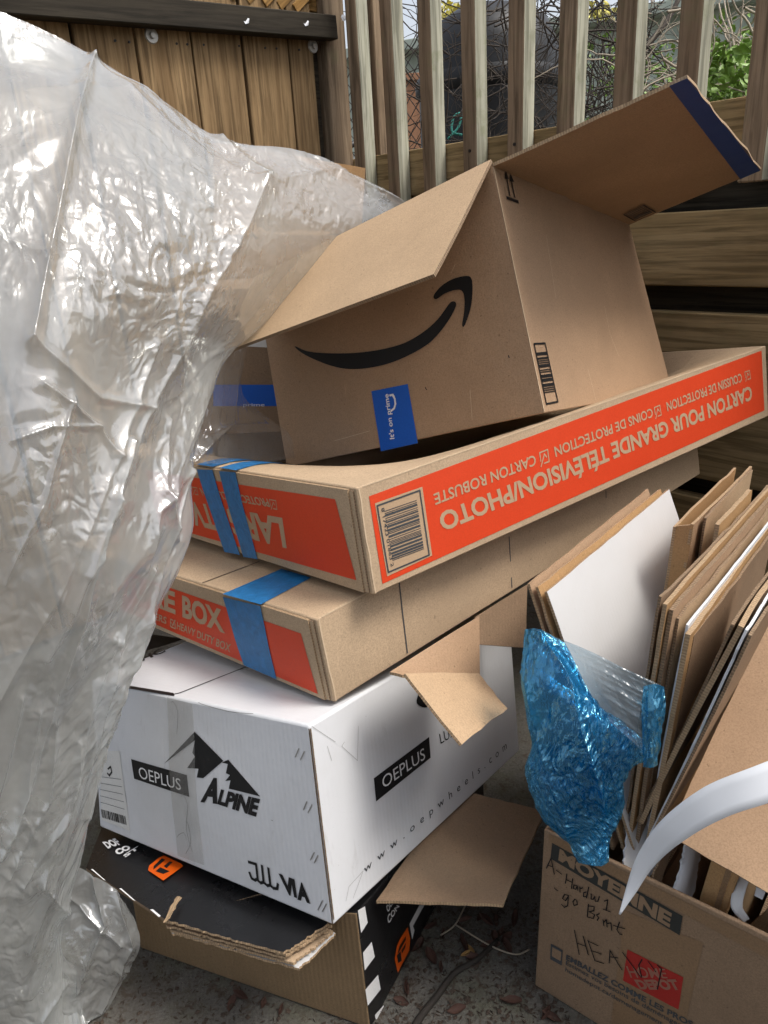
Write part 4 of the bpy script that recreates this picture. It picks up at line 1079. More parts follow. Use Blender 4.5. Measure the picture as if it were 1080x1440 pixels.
# scuff marks
for ln in ([(210, 455), (200, 470), (255, 520), (258, 400)], [(95, 400), (178, 455)], [(240, 1000), (275, 905), (225, 960), (215, 1010)], [(150, 470), (165, 520)]):
    stroke_print('scratch', C.R, [v7(ln)], .0005, M['scuff'], cr_, .0009)
for ln in ([(330, 300), (352, 330), (345, 420)], [(380, 690), (395, 760), (372, 800)], [(660, 688), (668, 692)], [(420, 300), (520, 330), (610, 335)], [(365, 610), (385, 640), (380, 720), (405, 800)], [(350, 745), (372, 730), (380, 760)]):
    stroke_print('scratch', C.L, [v6(rounded(ln, 3)[:-3])], .0007, M['scuff'], cr_, .0009)
for fc, ln in ((C.L, [(.003, .02), (.004, .5), (.003, .99)]), (C.R, [(.003, .02), (.003, .5), (.004, .97)])):
    P_ = [tuple(proj(fc.pt(u, v))) for u, v in ln]
    stroke_print('worn_edge', fc, [P_], .0022, M['edge_dark'], cr_, .0007)
# packing tape down the left face
quad_print('clear_tape', C.L, v6([(315, 282), (400, 305), (440, 838), (352, 806)]), M['film_tape'], cr_, .0016, 8, 20)
# top flaps of the wheel carton
quad_print('flap_seam', C.T, q8([(172, 250), (372, 283), (376, 296), (172, 262)]), M['black'], cr_, .0006, 6, 1)
stroke_print('flap_seam', C.T, [q8([(372, 288), (400, 282), (690, 168)])], .003, M['black'], cr_, .0008)
quad_print('black_print', C.T, q8([(232, 30), (420, 55), (330, 85), (215, 115)]), M['black'], cr_, .0006, 4, 2)
text_print('lettering', C.T, 'HC', q8([(240, 150), (342, 108), (320, 94), (232, 132)]), M['black'], cr_, .0008, .03)

# ---------------------------------------------------------------- crushed black box at the bottom
Dn = hit(514, 1446, (0, 0, 0), (0, 0, 1)); DA = unit(V(.43, .903, 0)); DB = unit(V(-.925, .38, 0))
def dz(a, b, z): return Dn + DA * a + DB * b + V(0, 0, z)
Dc = {'000': dz(0, 0, .228), '001': dz(0, 0, .002), '010': dz(0, .43, .145), '011': dz(0, .43, .002),
      '100': dz(.46, 0, .125), '101': dz(.46, 0, .002), '110': dz(.46, .43, .045), '111': dz(.46, .43, .002)}
Dc['000'] = tweak(Dc['000'], 502, 1284); Dc['010'] = tweak(Dc['010'], 186, 1268); Dc['011'] = hit(197, 1333, (0, 0, .002), (0, 0, 1))
_g0, _g1 = hit(553, 1424, (0, 0, .002), (0, 0, 1)), hit(622, 1275, (0, 0, .002), (0, 0, 1))
Dc['001'] = hit(521, 1447, (0, 0, .002), (0, 0, 1)); Dc['101'] = _g0 + unit(_g1 - _g0) * .44; Dc['100'] = Dc['101'] + V(0, 0, .12)
D = Hexa(Dc, .004, 60)
ce = sum(D.c.values()) / 8
dr = thing('parts_box', (ce[0], ce[1], 0.002), 'crushed glossy black box with orange emblem and checker stripes under the white wheel carton', 'box')
o = D.body('body', [M['kraft_flute'], M['gloss_black']], dr, n=16, idx={'R': 1, 'T': 1, 'BL': 1, 'BR': 1}); bevel(o, .003)
x4 = lambda pts: zm(.13195, 500, 1250, pts)
for qd in ([(25, 230), (100, 185), (130, 360), (60, 470)], [(80, 680), (172, 565), (205, 725), (98, 870)], [(105, 1075), (240, 915), (268, 1070), (130, 1245)], [(205, 1345), (300, 1240), (328, 1370), (215, 1390)]):
    quad_print('checker_patch', D.R, x4(qd), M['white_ink'], dr, .0008, 2, 3)
poly_print('orange_emblem', D.R, [x4([(555, 410), (582, 530), (575, 650), (450, 895), (418, 740), (440, 610), (470, 540)])], M['orange'], dr, .0008)
poly_print('emblem_slots', D.R, [x4([(535, 505), (535, 545), (460, 680), (448, 690), (470, 610)]), x4([(440, 710), (480, 665), (492, 765), (455, 790)]), x4([(535, 575), (530, 625), (495, 690), (490, 655)])], M['black'], dr, .0013)
poly_print('white_letter', D.R, [x4([(575, 375), (680, 175), (735, 170), (612, 395), (628, 440), (605, 540)])], M['white_ink'], dr, .0008)
text_print('lettering', D.R, 'OL', x4([(345, 260), (395, 165), (370, 150), (322, 180)]), M['white_ink'], dr, .0008, .03)
text_print('lettering', D.R, 'CON', x4([(350, 385), (470, 185), (440, 172), (335, 290)]), M['white_ink'], dr, .0008, .03)
# folded black top flaps: long one along the left, layered torn one in front
y5 = lambda pts: zm(.27778, 120, 1140, pts)
y3 = lambda pts: zm(.14815, 120, 1160, pts)
dC = lambda px, py: hit(px, py, C.B.pt(.5, .5) - V(0, 0, .012), C.B.n)
def lid_pt(px, py, drop=.006): return hit(px, py, C.c['001'] - V(0, 0, drop), C.B.n)
LB = [lid_pt(136, 1163, .012), lid_pt(400, 1290, .012), lid_pt(232, 1294, .040), lid_pt(121, 1222, .040)]
lf, LFc = slab('top_flap', [lid_pt(121, 1221, .030), lid_pt(236, 1295, .030), lid_pt(420, 1240, .012), lid_pt(160, 1120, .012)], .006, M['gloss_black'], M['edge_dark'], dr, 12, 8, .001, 12, outward=(0, 0, 1))
for ln in ([(52, 420), (72, 420), (195, 530), (172, 520)], [(322, 603), (340, 600), (478, 722), (452, 712)], [(615, 803), (640, 800), (715, 862), (700, 876)]):
    poly_print('edge_dash', LFc, [y3(ln)], M['white_ink'], lf, .0030)
poly_print('orange_emblem', LFc, [y3([(740, 528), (930, 390), (905, 365), (745, 290), (700, 310), (607, 385), (595, 430)])], M['orange'], lf, .0030)
poly_print('emblem_slots', LFc, [y3([(645, 425), (650, 390), (725, 318), (760, 330)]), y3([(665, 440), (710, 402), (800, 440), (740, 465)]), y3([(770, 410), (745, 390), (800, 345), (828, 352)])], M['black'], lf, .0035)
text_print('lettering', LFc, 'DOF', y3([(215, 225), (350, 185), (280, 125), (160, 165)]), M['white_ink'], lf, .0030, .05)
text_print('lettering', LFc, 'CO', y3([(310, 290), (440, 225), (400, 190), (270, 240)]), M['white_ink'], lf, .0030, .06)
text_print('lettering', LFc, 'ST', y3([(380, 310), (520, 222), (495, 200), (355, 290)]), M['white_ink'], lf, .0030, .03)
# layered torn flaps in front
for k, (dx, dy, drop, mt, sd) in enumerate(((0, 0, .020, 'gloss_black', 21), (5, 4, .027, 'kraft_in', 22), (2, 9, .034, 'kraft_old', 23), (14, 15, .042, 'kraft_tv', 24), (22, 21, .049, 'white_board', 25))):
    tilt = .0
    pts = [lid_pt(232 + dx * .4, 1291 + dy, drop), lid_pt(398 + dx, 1339 + dy, drop), lid_pt(462 + dx * .5, 1299 + dy * .7, drop), lid_pt(330, 1215, drop)]
    slab('torn_flap', pts, .0035, M[mt], M['edge'], dr, 44, 24, .003, sd, outward=(0, 0, 1), rag=.0011)
slab('torn_paper_strip', [lid_pt(229, 1297, .012), lid_pt(238, 1291, .010), lid_pt(254, 1262, .010), lid_pt(248, 1261, .012)], .001, M['edge'], M['edge'], dr, 3, 8, .001, 31, outward=(0, 0, 1), rag=.001)
# brown inside flap sticking out on the right
P4 = [at(529, 1267, 1.075), at(706, 1271, 1.055), at(766, 1140, 1.325), at(640, 1110, 1.30)]
rfp, RFf = slab('side_flap', P4, .005, M['kraft_old'], M['edge'], dr, 14, 10, .002, 33, outward=(0, 0, 1), rag=.0008)
p = at(553, 1260, 1.07)

# ---------------------------------------------------------------- moving box full of flattened cardboard
Ec = hit(752, 1386, (0, 0, 0), (0, 0, 1)); ea = math.radians(40)
E1 = V(math.cos(ea), -math.sin(ea), 0); E2 = V(math.sin(ea), math.cos(ea), 0)
EH, EW, ED = .322, .47, .47
def ez(a, b, z): return Ec + E1 * a + E2 * b + V(0, 0, z)
ec = {}
for i in (0, 1):
    for j in (0, 1):
        for k in (0, 1): ec[f'{i}{j}{k}'] = ez(EW * (1 - j), ED * i, EH * (1 - k) + .001)
ec['010'] = tweak(ec['010'], 765, 1166)
EB = Hexa(ec, .004, 70)     # L face (camera side): u runs right to left
er = thing('moving_box', tuple(ez(EW / 2, ED / 2, .001)), 'open brown moving box marked MOYENNE with handwriting, stuffed with flattened cardboard', 'box')
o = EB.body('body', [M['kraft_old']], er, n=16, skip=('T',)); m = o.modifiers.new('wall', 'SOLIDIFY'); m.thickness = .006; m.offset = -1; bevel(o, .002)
g1 = lambda pts: zm(.3148, 740, 1150, pts)
FE = EB.L
quad_print('clear_tape', FE, g1([(440, 415), (790, 560), (705, 945), (380, 915)]), M['clear_tape'], er, .0006, 8, 8)
rimp = [(100, 70), (105, 66), (560, 325), (1090, 565)]
quad_print('rim_tape', FE, g1([(100, 72), (1100, 570), (1100, 640), (100, 108)]), M['clear_tape'], er, .0008, 12, 2)
quad_print('charcoal_bar', FE, g1([(116, 112), (699, 440), (685, 525), (108, 182)]), M['bar_ink'], er, .0012, 10, 2)
text_print('lettering', FE, 'MOYENNE', g1([(143, 190), (640, 492), (652, 427), (150, 137)]), M['kraft_text_dk'], er, .0017, .05)
text_print('lettering', FE, 'EMBALLEZ COMME LES PROS', g1([(176, 634), (742, 938), (746, 912), (180, 610)]), M['grey_ink'], er, .0012, .03)
text_print('lettering', FE, 'Estimez vos besoins de déménagement', g1([(175, 662), (760, 982), (764, 955), (178, 638)]), M['grey_ink'], er, .0012, .008)
text_print('lettering', FE, 'homedepot.ca/demenagement', g1([(173, 691), (606, 935), (610, 911), (176, 667)]), M['grey_ink'], er, .0012, .008)
ph = g1([(110, 562), (163, 592), (158, 660), (107, 632)])
quad_print('phone_icon', FE, ph, M['grey_ink'], er, .0012, 2, 2)
quad_print('phone_screen', FE, g1([(117, 578), (157, 600), (153, 640), (114, 618)]), M['kraft_old'], er, .0016, 2, 2)
quad_print('logo_square', FE, g1([(452, 588), (702, 713), (680, 857), (432, 727)]), M['red_dark'], er, .0012, 4, 4)
h2 = lambda pts: zm(.22222, 760, 1300, pts)
text_print('lettering', FE, 'HOME', h2([(572, 338), (806, 342), (786, 280), (540, 262)]), M['logo_ink'], er, .0017, .01)
text_print('lettering', FE, 'DEPOT', h2([(632, 412), (890, 416), (854, 346), (590, 348)]), M['logo_ink'], er, .0017, .05)
k1 = lambda pts: zm(.18519, 760, 1170, pts)
hw = [[(45, 275), (80, 200), (105, 320)], [(55, 252), (95, 265)], [(120, 290), (160, 320)], [(200, 320), (190, 390)], [(245, 355), (235, 430)], [(195, 362), (240, 382)],
      [(278, 410), (255, 402), (248, 428), (268, 436), (280, 412), (284, 442)], [(300, 418), (300, 458)], [(300, 432), (320, 424)], [(348, 455), (328, 462), (325, 490), (345, 492), (358, 470)], [(366, 418), (350, 502)],
      [(385, 470), (385, 510), (400, 512), (411, 490), (416, 525), (436, 527), (447, 490)], [(485, 525), (511, 516), (500, 592)], [(475, 585), (530, 607)], [(105, 425), (130, 447)],
      [(215, 482), (182, 475), (168, 505), (190, 522), (212, 488), (206, 560), (180, 573), (160, 550)], [(262, 510), (246, 530), (254, 558), (280, 552), (276, 522), (262, 510)],
      [(365, 548), (355, 645)], [(360, 560), (408, 568), (405, 598), (370, 606), (412, 628), (400, 657), (355, 645)], [(447, 620), (426, 630), (442, 652), (430, 672)],
      [(475, 668), (482, 712)], [(480, 685), (500, 667), (506, 722)], [(508, 695), (535, 690), (540, 747)], [(600, 685), (580, 742), (600, 775), (620, 780)], [(555, 710), (640, 735)]]
hw2 = [[(215, 38), (245, 190)], [(270, 75), (302, 192)], [(230, 118), (287, 138)], [(300, 100), (345, 230), (400, 247)], [(300, 105), (365, 135)], [(320, 165), (385, 187)], [(435, 245), (440, 165), (515, 287)], [(440, 205), (490, 212)],
       [(520, 178), (638, 338)], [(642, 222), (622, 258), (640, 330)], [(680, 232), (730, 300)], [(740, 258), (766, 282), (740, 410)]]
for grp in ([k1(l) for l in hw[:14]], [k1(l) for l in hw[14:]], [h2(l) for l in hw2]):
    stroke_print('handwriting', FE, grp, .0016, M['marker'], er, .0020)

# boards standing in the box; the near edge of each lies in a plane parallel to the box front
def ep(px, py, off): return hit(px, py, Ec + E2 * off, E2)
def board(name, label, ntop, nbot, off, ftop, th, mat, edge, seed, warp=.004, skew=0.0, group=None, rag=.0007):
    a, b = ep(*ntop, off), ep(*nbot, off)
    a[2] = max(a[2], .02)
    # run backwards along E2 (slightly skewed) until the far top corner fits the picture
    d = unit(E2 + E1 * skew); bl = (1e9, .4)
    for L in np.linspace(.1, .75, 131):
        e = np.linalg.norm(proj(a + d * L) - ftop)
        if e < bl[0]: bl = (e, L)
    L = bl[1]
    lo_ = min(a[2], b[2])
    o = thing(name, tuple(b), label, 'cardboard', group)
    slab('sheet', [a, a + d * L, b + d * L, b], th, mat, edge, o, 14, 16, warp, seed, outward=-ray(*ntop), rag=rag)
    return o, a, b, d, L
board('white_board_sheet', 'large blank white board leaning in the moving box under the flat cartons', (768, 832), (893, 1195), .035, (946, 692), .004, M['white_board'], M['edge'], 41, .004, rag=.0004)
board('cardboard_sheet', 'golden brown cardboard sheet directly behind the white board', (757, 826), (880, 1195), .035, (930, 690), .004, M['kraft_gold'], M['edge'], 42, .003)
board('cardboard_sheet', 'outermost brown cardboard sheet behind the white board, with blue film hanging on it', (744, 821), (862, 1195), .035, (915, 690), .004, M['kraft'], M['edge'], 43, .003)
o, a, b, d, L = board('flattened_carton', 'thick folded carton with taped edge standing behind the other sheets in the moving box', (975, 738), (930, 1010), .30, (1074, 672), .004, M['kraft'], M['edge'], 44, .002)
slab('spine', [a + V(0, 0, .0), ep(950, 740, .30), ep(912, 1010, .30), b], .004, M['kraft_gold'], M['edge'], o, 3, 10, .001, 45, outward=-E2, rag=.0006)
slab('back_sheet', [ep(950, 740, .30), ep(950, 740, .30) + d * L, ep(912, 1010, .30) + d * L, ep(912, 1010, .30)], .004, M['kraft_gold'], M['edge'], o, 8, 10, .002, 46, outward=-ray(960, 800), rag=.001)
board('cardboard_scrap', 'short torn brown cardboard scrap tucked beside the thick folded carton', (1012, 738), (985, 930), .27, (1060, 690), .006, M['kraft_gold'], M['edge'], 47, .003)
board('cardboard_sheet', 'long brown cardboard sheet just behind the pale grey card', (940, 850), (886, 1200), .04, (1085, 685), .005, M['kraft_gold'], M['edge'], 48, .004)
board('cardboard_sheet', 'brown cardboard sheet with crushed corner wrapped by the blue film', (947, 858), (893, 1205), .045, (1090, 700), .005, M['kraft'], M['edge_dark'], 49, .003)
board('grey_card', 'pale grey card pressed between two long cardboard sheets', (968, 880), (905, 1215), .05, (1095, 735), .003, M['paper'], M['paper'], 50, .002)
board('cardboard_sheet', 'tall golden brown cardboard sheet in front of the pale grey card', (969, 893), (908, 1220), .04, (1100, 745), .006, M['kraft_gold'], M['edge'], 51, .004)
board('cardboard_sheet', 'leaning cardboard sheet with torn white paper edge behind the big brown panel', (1045, 882), (905, 1160), .04, (1110, 800), .006, M['kraft_old'], M['edge'], 52, .004)
board('torn_white_liner', 'torn white paper liner along the leaning cardboard edge', (1050, 888), (915, 1175), .036, (1062, 872), .003, M['white_board'], M['paper'], 53, .003, rag=.002)
for nt_, nb, of_, ft_, lab_, mt, sd in (((934, 843), (878, 1195), .045, (1078, 680), 'thin dark brown cardboard sheet left of the long brown sheet', 'kraft_old', 101),
        ((955, 868), (900, 1210), .06, (1092, 715), 'thin brown cardboard liner beside the crushed corner sheet', 'kraft_in', 102),
        ((976, 897), (915, 1222), .055, (1104, 752), 'thin ragged sheet behind the tall golden brown sheet', 'kraft_old', 103),
        ((1034, 880), (898, 1158), .05, (1100, 796), 'thin ragged liner left of the torn white edge', 'kraft_in', 104),
        ((1058, 893), (922, 1178), .03, (1118, 815), 'dark worn cardboard sheet right of the torn white edge', 'kraft_old', 105),
        ((990, 728), (948, 1005), .33, (1075, 676), 'thin sheet inside the thick folded carton', 'kraft_in', 106)):
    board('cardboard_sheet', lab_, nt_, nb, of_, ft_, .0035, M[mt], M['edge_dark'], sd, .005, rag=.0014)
for nm, lab_, cat_, q_, d_, mt, sd, wp in (('folded_sheet', 'upright white folded sheet beside the white curved strip', 'paper', [(890, 1108), (918, 1098), (903, 1236), (878, 1224)], .995, 'white_board', 61, .004),
        ('creased_wrapper', 'creased white wrapper standing behind the white curved strip', 'paper', [(917, 1098), (942, 1080), (926, 1215), (904, 1237)], 1.0, 'paper', 62, .007),
        ('torn_edge_sheet', 'ragged brown cardboard edge beside the creased white wrapper', 'cardboard', [(940, 1168), (950, 1172), (927, 1256), (915, 1250)], .975, 'kraft_old', 63, .004),
        ('paper_wad', 'crumpled pale paper wad below the big brown panel', 'paper', [(962, 1184), (994, 1200), (972, 1280), (940, 1264)], .965, 'paper', 64, .010)):
    o = thing(nm, tuple(at(*q_[3], d_)), lab_, cat_)
    slab('sheet', [at(*q_[0], d_ + .03), at(*q_[1], d_ + .045), at(*q_[2], d_ + .015), at(*q_[3], d_)], .003, M[mt], M['edge_dark'] if 'kraft' in mt else M['paper'], o, 12, 18, wp, sd, outward=-ray(*q_[0]), rag=.0012)
# sheets packed low in the box
_r = random.Random(5)
for k in range(13):
    a_ = .10 + k * .028 + _r.uniform(-.006, .006); zt = _r.uniform(.235, .30); ln = _r.uniform(-.03, .03)
    o = thing('packed_sheet', tuple(ez(a_, .03, .012)), 'worn sheet packed upright low in the moving box', 'cardboard', 'sheets packed low in the moving box')
    slab('sheet', [ez(a_ + ln, .035 + _r.uniform(0, .03), zt), ez(a_ + ln, .42, zt + _r.uniform(-.02, .02)), ez(a_, .42, .012), ez(a_, .035, .012)], .004, M[_r.choice(('kraft_old', 'kraft', 'kraft_old', 'kraft_flute', 'white_board'))], M['edge_dark'], o, 14, 4, .004, 200 + k, outward=-E1, rag=.0016)
# brown carton edge and curled strips low in the box
bx = thing('small_carton', tuple(ep(1000, 1285, .03)), 'small golden brown carton wedged upright below the big brown panel', 'carton')
a0, a1, b0, b1 = ep(1000, 1210, .03), ep(1040, 1228, .03), ep(975, 1292, .03), ep(1012, 1312, .03)
hx = {'000': a0, '010': a1, '001': b0, '011': b1, '100': a0 + E2 * .25, '110': a1 + E2 * .25, '101': b0 + E2 * .25, '111': b1 + E2 * .25}
o = Hexa(hx, .001, 80).body('body', [M['kraft_gold']], bx, n=4); bevel(o, .002)
tb = Hexa(hx, .001, 80)
panel_on('tape', tb.L, (.55, .75, 0, 1), .0002, .001, M['clear_tape'], M['clear_tape'], bx, 2, 4)
def ribbon(name, label, ctr, half, mat, cat, twist=None, th=.0012):
    P = smooth_path([at(*c) for c in ctr], 8); m_ = len(P); k = len(half); vs_, fs, uvs = [], [], []
    hw_ = np.interp(np.linspace(0, k - 1, m_), range(k), half)
    for i, p in enumerate(P):
        d = unit(P[min(i + 1, m_ - 1)] - P[max(i - 1, 0)]); vw = unit(p - ORG); s = unit(np.cross(vw, d)); s = unit(s + vw * (twist[0] + (twist[1] - twist[0]) * i / m_ if twist else 0))
        nn = unit(np.cross(d, s))
        for t in (-1, -.5, 0, .5, 1): vs_.append(p + s * t * hw_[i] + nn * .0004 * (1 - t * t)); uvs.append((i * .01, t * .02))
    o = mesh_obj(name, vs_, grid_faces(4, m_ - 1), mat, None, uvs, smooth=True); recentre(o)
    md = o.modifiers.new('thick', 'SOLIDIFY'); md.thickness = th
    return tag(o, label, cat)
ribbon('curled_strip', 'long white paper strip curling down over the moving box front', [(1180, 1062, .80), (1080, 1100, .80), (1005, 1128, .82), (945, 1168, .85), (908, 1210, .88), (888, 1250, .895), (871, 1286, .90)], [.0195, .0190, .0178, .0150, .0105, .0062, .0006], M['paper'], 'paper strip', (-.15, .2))
ribbon('small_curl', 'small pale curl of paper inside the moving box corner', [(1052, 1225, .93), (1040, 1250, .925), (1036, 1275, .92), (1050, 1295, .915)], [.005, .007, .007, .004], M['white_board'], 'paper strip', (.6, .2))
ribbon('small_curl', 'small dark edged curl of paper near the ribbed cardboard offcuts', [(1082, 1232, .92), (1072, 1245, .915), (1066, 1262, .91)], [.004, .006, .005], M['paper'], 'paper strip', (.2, .6))
for k in range(4):
    nt_ = (1052 + k * 9, 1302 - k * 13)
    a = ep(1040 + k * 12, 1315 - k * 3, .05 + .002 * k); b_ = ep(1100 + k * 8, 1262 + k * 14, .05)
    o = thing('ribbed_offcut', tuple(a), 'ribbed cardboard offcut stacked in the moving box corner', 'cardboard', 'ribbed offcuts in the moving box corner')
    slab('sheet', [a, b_, b_ - V(0, 0, .022), a - V(0, 0, .022)], .006, M['kraft_flute'], M['edge_dark'], o, 10, 2, .001, 90 + k, outward=-E2, rag=.001)
# big brown panel lying across the front right
bpn = thing('big_brown_panel', tuple(at(1010, 1190, .93)), 'big plain brown cardboard panel slanting across the moving box', 'cardboard')
slab('sheet', [at(938, 1173, .945), at(1200, 1325, .83), at(1330, 930, .93), at(1108, 812, 1.06)], .005, M['kraft'], M['edge'], bpn, 16, 16, .004, 95, outward=-ray(1050, 1050), rag=.0004)

# cardboard sheet behind the plastic near the fence corner
ob = thing('orange_brown_board', tuple(at(470, 260, 2.0)), 'orange brown cardboard sheet poking out behind the plastic near the fence corner', 'cardboard')
slab('sheet', [at(300, 200, 1.75), at(514, 236, 1.75), at(508, 330, 1.78), at(300, 330, 1.78)], .005, M['kraft_gold'], M['edge'], ob, 10, 6, .002, 97, outward=-ray(450, 250), rag=.001)
bigp = [at(300, 330, 1.78), at(508, 330, 1.78)]
slab('lower_sheet', [at(300, 331, 1.78), at(508, 331, 1.78), V(bigp[1][0], bigp[1][1] + .12, .62), V(bigp[0][0], bigp[0][1] + .12, .62)], .005, M['kraft_gold'], M['edge'], ob, 8, 8, .001, 98, outward=-ray(450, 250))

# ================================================================ PLASTIC
def sheet(name, rows, n, mat, amps, seed, parent=None, creases=(), lam=(.16, .06, .022), zmin=None, zones=None, ang=.5):
    P = np.array([[at(*c) for c in r] for r in rows]); G = dense(P, n)
    PX = dense(np.array([[(c[0], c[1], 0) for c in r] for r in rows]), n)
    nn = normals(G)
    if nn.reshape(-1, 3).mean(0) @ -ray(*rows[len(rows) // 2][len(rows[0]) // 2][:2]) < 0: nn = -nn
    su_ = np.concatenate([np.zeros((n[0], 1)), np.cumsum(np.linalg.norm(np.diff(G, axis=1), axis=2), 1)], 1)
    sv_ = np.concatenate([np.zeros((1, n[1])), np.cumsum(np.linalg.norm(np.diff(G, axis=0), axis=2), 0)], 0)
    h = np.zeros(n)
    if zones is None:
        msk = .5 + .5 * np.sin(su_ * 9 + 2 * np.sin(sv_ * 7) + seed) * np.sin(sv_ * 8 + 1.3 * np.sin(su_ * 6))
    else:
        msk = np.full(n, .10)
        for cx_, cy_, rx_, ry_, w_ in zones:
            msk = np.maximum(msk, w_ * np.exp(-(((PX[..., 0] - cx_) / rx_) ** 2 + ((PX[..., 1] - cy_) / ry_) ** 2) ** 2))
    fade = np.clip((1 - np.linspace(0, 1, n[1])) / .25, .25, 1)[None, :]
    for k, (l, a) in enumerate(zip(lam, amps)):
        f = facets(su_, sv_, seed + k * 7, l, ang + (0, .5, -.6, .2)[k], (2.4, 2.0, 1.6, 1.4)[k])
        h += a * f * (fade if k == 0 else msk)
    for pl, wid, amp in creases:       # sharp crests along photographed fold lines
        best = np.full(n, 1e9)
        pl = np.array(pl, float)
        for a, b in zip(pl[:-1], pl[1:]):
            d = b - a; t = np.clip(((PX[..., :2] - a) @ d) / (d @ d), 0, 1)
            best = np.minimum(best, np.linalg.norm(PX[..., :2] - a - t[..., None] * d, axis=2))
        h += amp * np.exp(-best / wid)
    G = G + nn * h[..., None]
    if zmin is not None: G[..., 2] = np.maximum(G[..., 2], zmin + .004 * np.random.default_rng(seed).random(n))
    uv = np.stack([su_, sv_], -1).reshape(-1, 2)
    o = mesh_obj(name, G.reshape(-1, 3), grid_faces(n[1] - 1, n[0] - 1), mat, parent, uv, smooth=True)
    at_ = o.data.attributes.new('crinkle', 'FLOAT', 'POINT'); at_.data.foreach_set('value', np.clip(msk, 0, 1).astype(np.float32).reshape(-1))
    return o

rows = [
 [(-70, -8, 1.00), (60, 40, 1.05), (180, 105, 1.12), (310, 193, 1.22), (430, 217, 1.34), (572, 288, 1.50), (560, 310, 1.62)],
 [(-70, 150, .88), (60, 165, .90), (170, 210, .96), (300, 270, 1.06), (420, 300, 1.24), (560, 335, 1.50), (550, 345, 1.62)],
 [(-70, 320, .82), (40, 330, .83), (140, 360, .87), (240, 400, .95), (335, 415, 1.10), (440, 425, 1.42), (440, 430, 1.55)],
 [(-70, 480, .80), (20, 480, .80), (90, 500, .83), (170, 510, .90), (245, 510, 1.0), (320, 500, 1.18), (300, 500, 1.32)],
 [(-70, 650, .80), (20, 650, .80), (90, 650, .83), (150, 650, .88), (215, 645, .97), (273, 645, 1.08), (255, 645, 1.2)],
 [(-70, 780, .82), (20, 780, .82), (90, 780, .85), (150, 775, .90), (210, 770, .97), (264, 758, 1.05), (246, 758, 1.15)],
 [(-70, 930, .85), (0, 930, .86), (60, 930, .89), (110, 925, .93), (155, 920, .98), (198, 905, 1.03), (182, 905, 1.12)],
 [(-70, 1080, .90), (-10, 1080, .91), (30, 1080, .94), (70, 1075, .97), (105, 1070, 1.0), (142, 1065, 1.04), (128, 1065, 1.12)],
 [(-70, 1200, .95), (-10, 1200, .96), (22, 1200, .98), (52, 1200, 1.0), (84, 1200, 1.02), (116, 1195, 1.05), (104, 1195, 1.12)],
 [(-70, 1310, 1.0), (-25, 1310, 1.0), (5, 1310, 1.02), (32, 1310, 1.04), (60, 1310, 1.06), (86, 1312, 1.10), (76, 1312, 1.15)],
 [(-70, 1400, 1.06), (-25, 1400, 1.06), (10, 1400, 1.08), (42, 1400, 1.10), (75, 1400, 1.12), (108, 1400, 1.15), (96, 1400, 1.18)],
 [(-70, 1475, 1.13), (0, 1475, 1.13), (40, 1475, 1.13), (80, 1475, 1.13), (110, 1475, 1.13), (135, 1475, 1.13), (128, 1475, 1.14)]]
crs = [([(130, 85), (105, 170), (80, 310), (45, 480)], 9, .016), ([(130, 85), (230, 175), (360, 265)], 10, .010), ([(365, 265), (290, 410), (205, 570), (120, 780), (60, 920)], 11, .016),
       ([(220, 480), (130, 720), (60, 860), (0, 980)], 12, .010), ([(160, 900), (120, 1000), (95, 1120), (60, 1230)], 8, .010), ([(45, 480), (140, 560), (215, 575)], 8, .008), ([(310, 195), (370, 260)], 8, .012),
       ([(360, 265), (470, 240), (570, 285)], 8, .008), ([(60, 1230), (120, 1330), (60, 1430)], 10, .012), ([(265, 660), (215, 720), (200, 800)], 8, .008)]
pb = thing('plastic_sheeting', tuple(at(40, 1475, 1.13) * V(1, 1, 0)), 'huge crumpled milky plastic sheet draped beside the stack of cartons', 'plastic sheet')
ZN = [(215, 340, 150, 190, 1.0), (75, 690, 60, 110, .9), (30, 270, 50, 90, .6), (185, 930, 60, 70, 1.0), (95, 1010, 70, 120, .8), (60, 1230, 120, 100, .9), (470, 250, 90, 50, .7), (250, 560, 50, 100, .5), (60, 1400, 100, 70, .8),
      (150, 700, 60, 60, .6), (230, 760, 40, 80, .6), (20, 880, 60, 80, .6), (15, 560, 50, 60, .4), (150, 1300, 60, 60, .9)]
def zstrip(pts, rad, w, n=7):
    P = np.array(pts, float); out_ = []
    for a, b in zip(P[:-1], P[1:]):
        for t in np.linspace(0, 1, n): q = a + (b - a) * t; out_.append((q[0], q[1], rad, rad * 1.2, w))
    return out_
ZN += zstrip([(200, 880), (150, 970), (115, 1090)], 22, 1.0) + zstrip([(10, 1235), (90, 1185)], 20, .9) + zstrip([(95, 1120), (50, 1260), (10, 1350)], 22, .8) + zstrip([(150, 1230), (120, 1330)], 24, .9)
ZN += zstrip([(225, 600), (235, 700)], 20, .7) + zstrip([(70, 610), (90, 760)], 28, .8) + zstrip([(30, 250), (15, 400)], 20, .6) + zstrip([(400, 270), (470, 310)], 22, .7) + zstrip([(140, 830), (125, 900)], 20, .8)
crs += [([(262, 660), (235, 780), (190, 900), (150, 1010), (120, 1150)], 4, .010), ([(175, 620), (120, 800), (90, 930), (40, 1100), (0, 1200)], 5, .012), ([(215, 800), (165, 900), (130, 1050), (85, 1200), (40, 1330)], 4, .010), ([(100, 560), (60, 700), (10, 820)], 5, .008)]
crs += [([(30 + 25 * k, 980 + 20 * k), (5 + 30 * k, 1100 + 12 * k), (-30 + 20 * k, 1210 + 10 * k)], 5, .007) for k in range(4)]
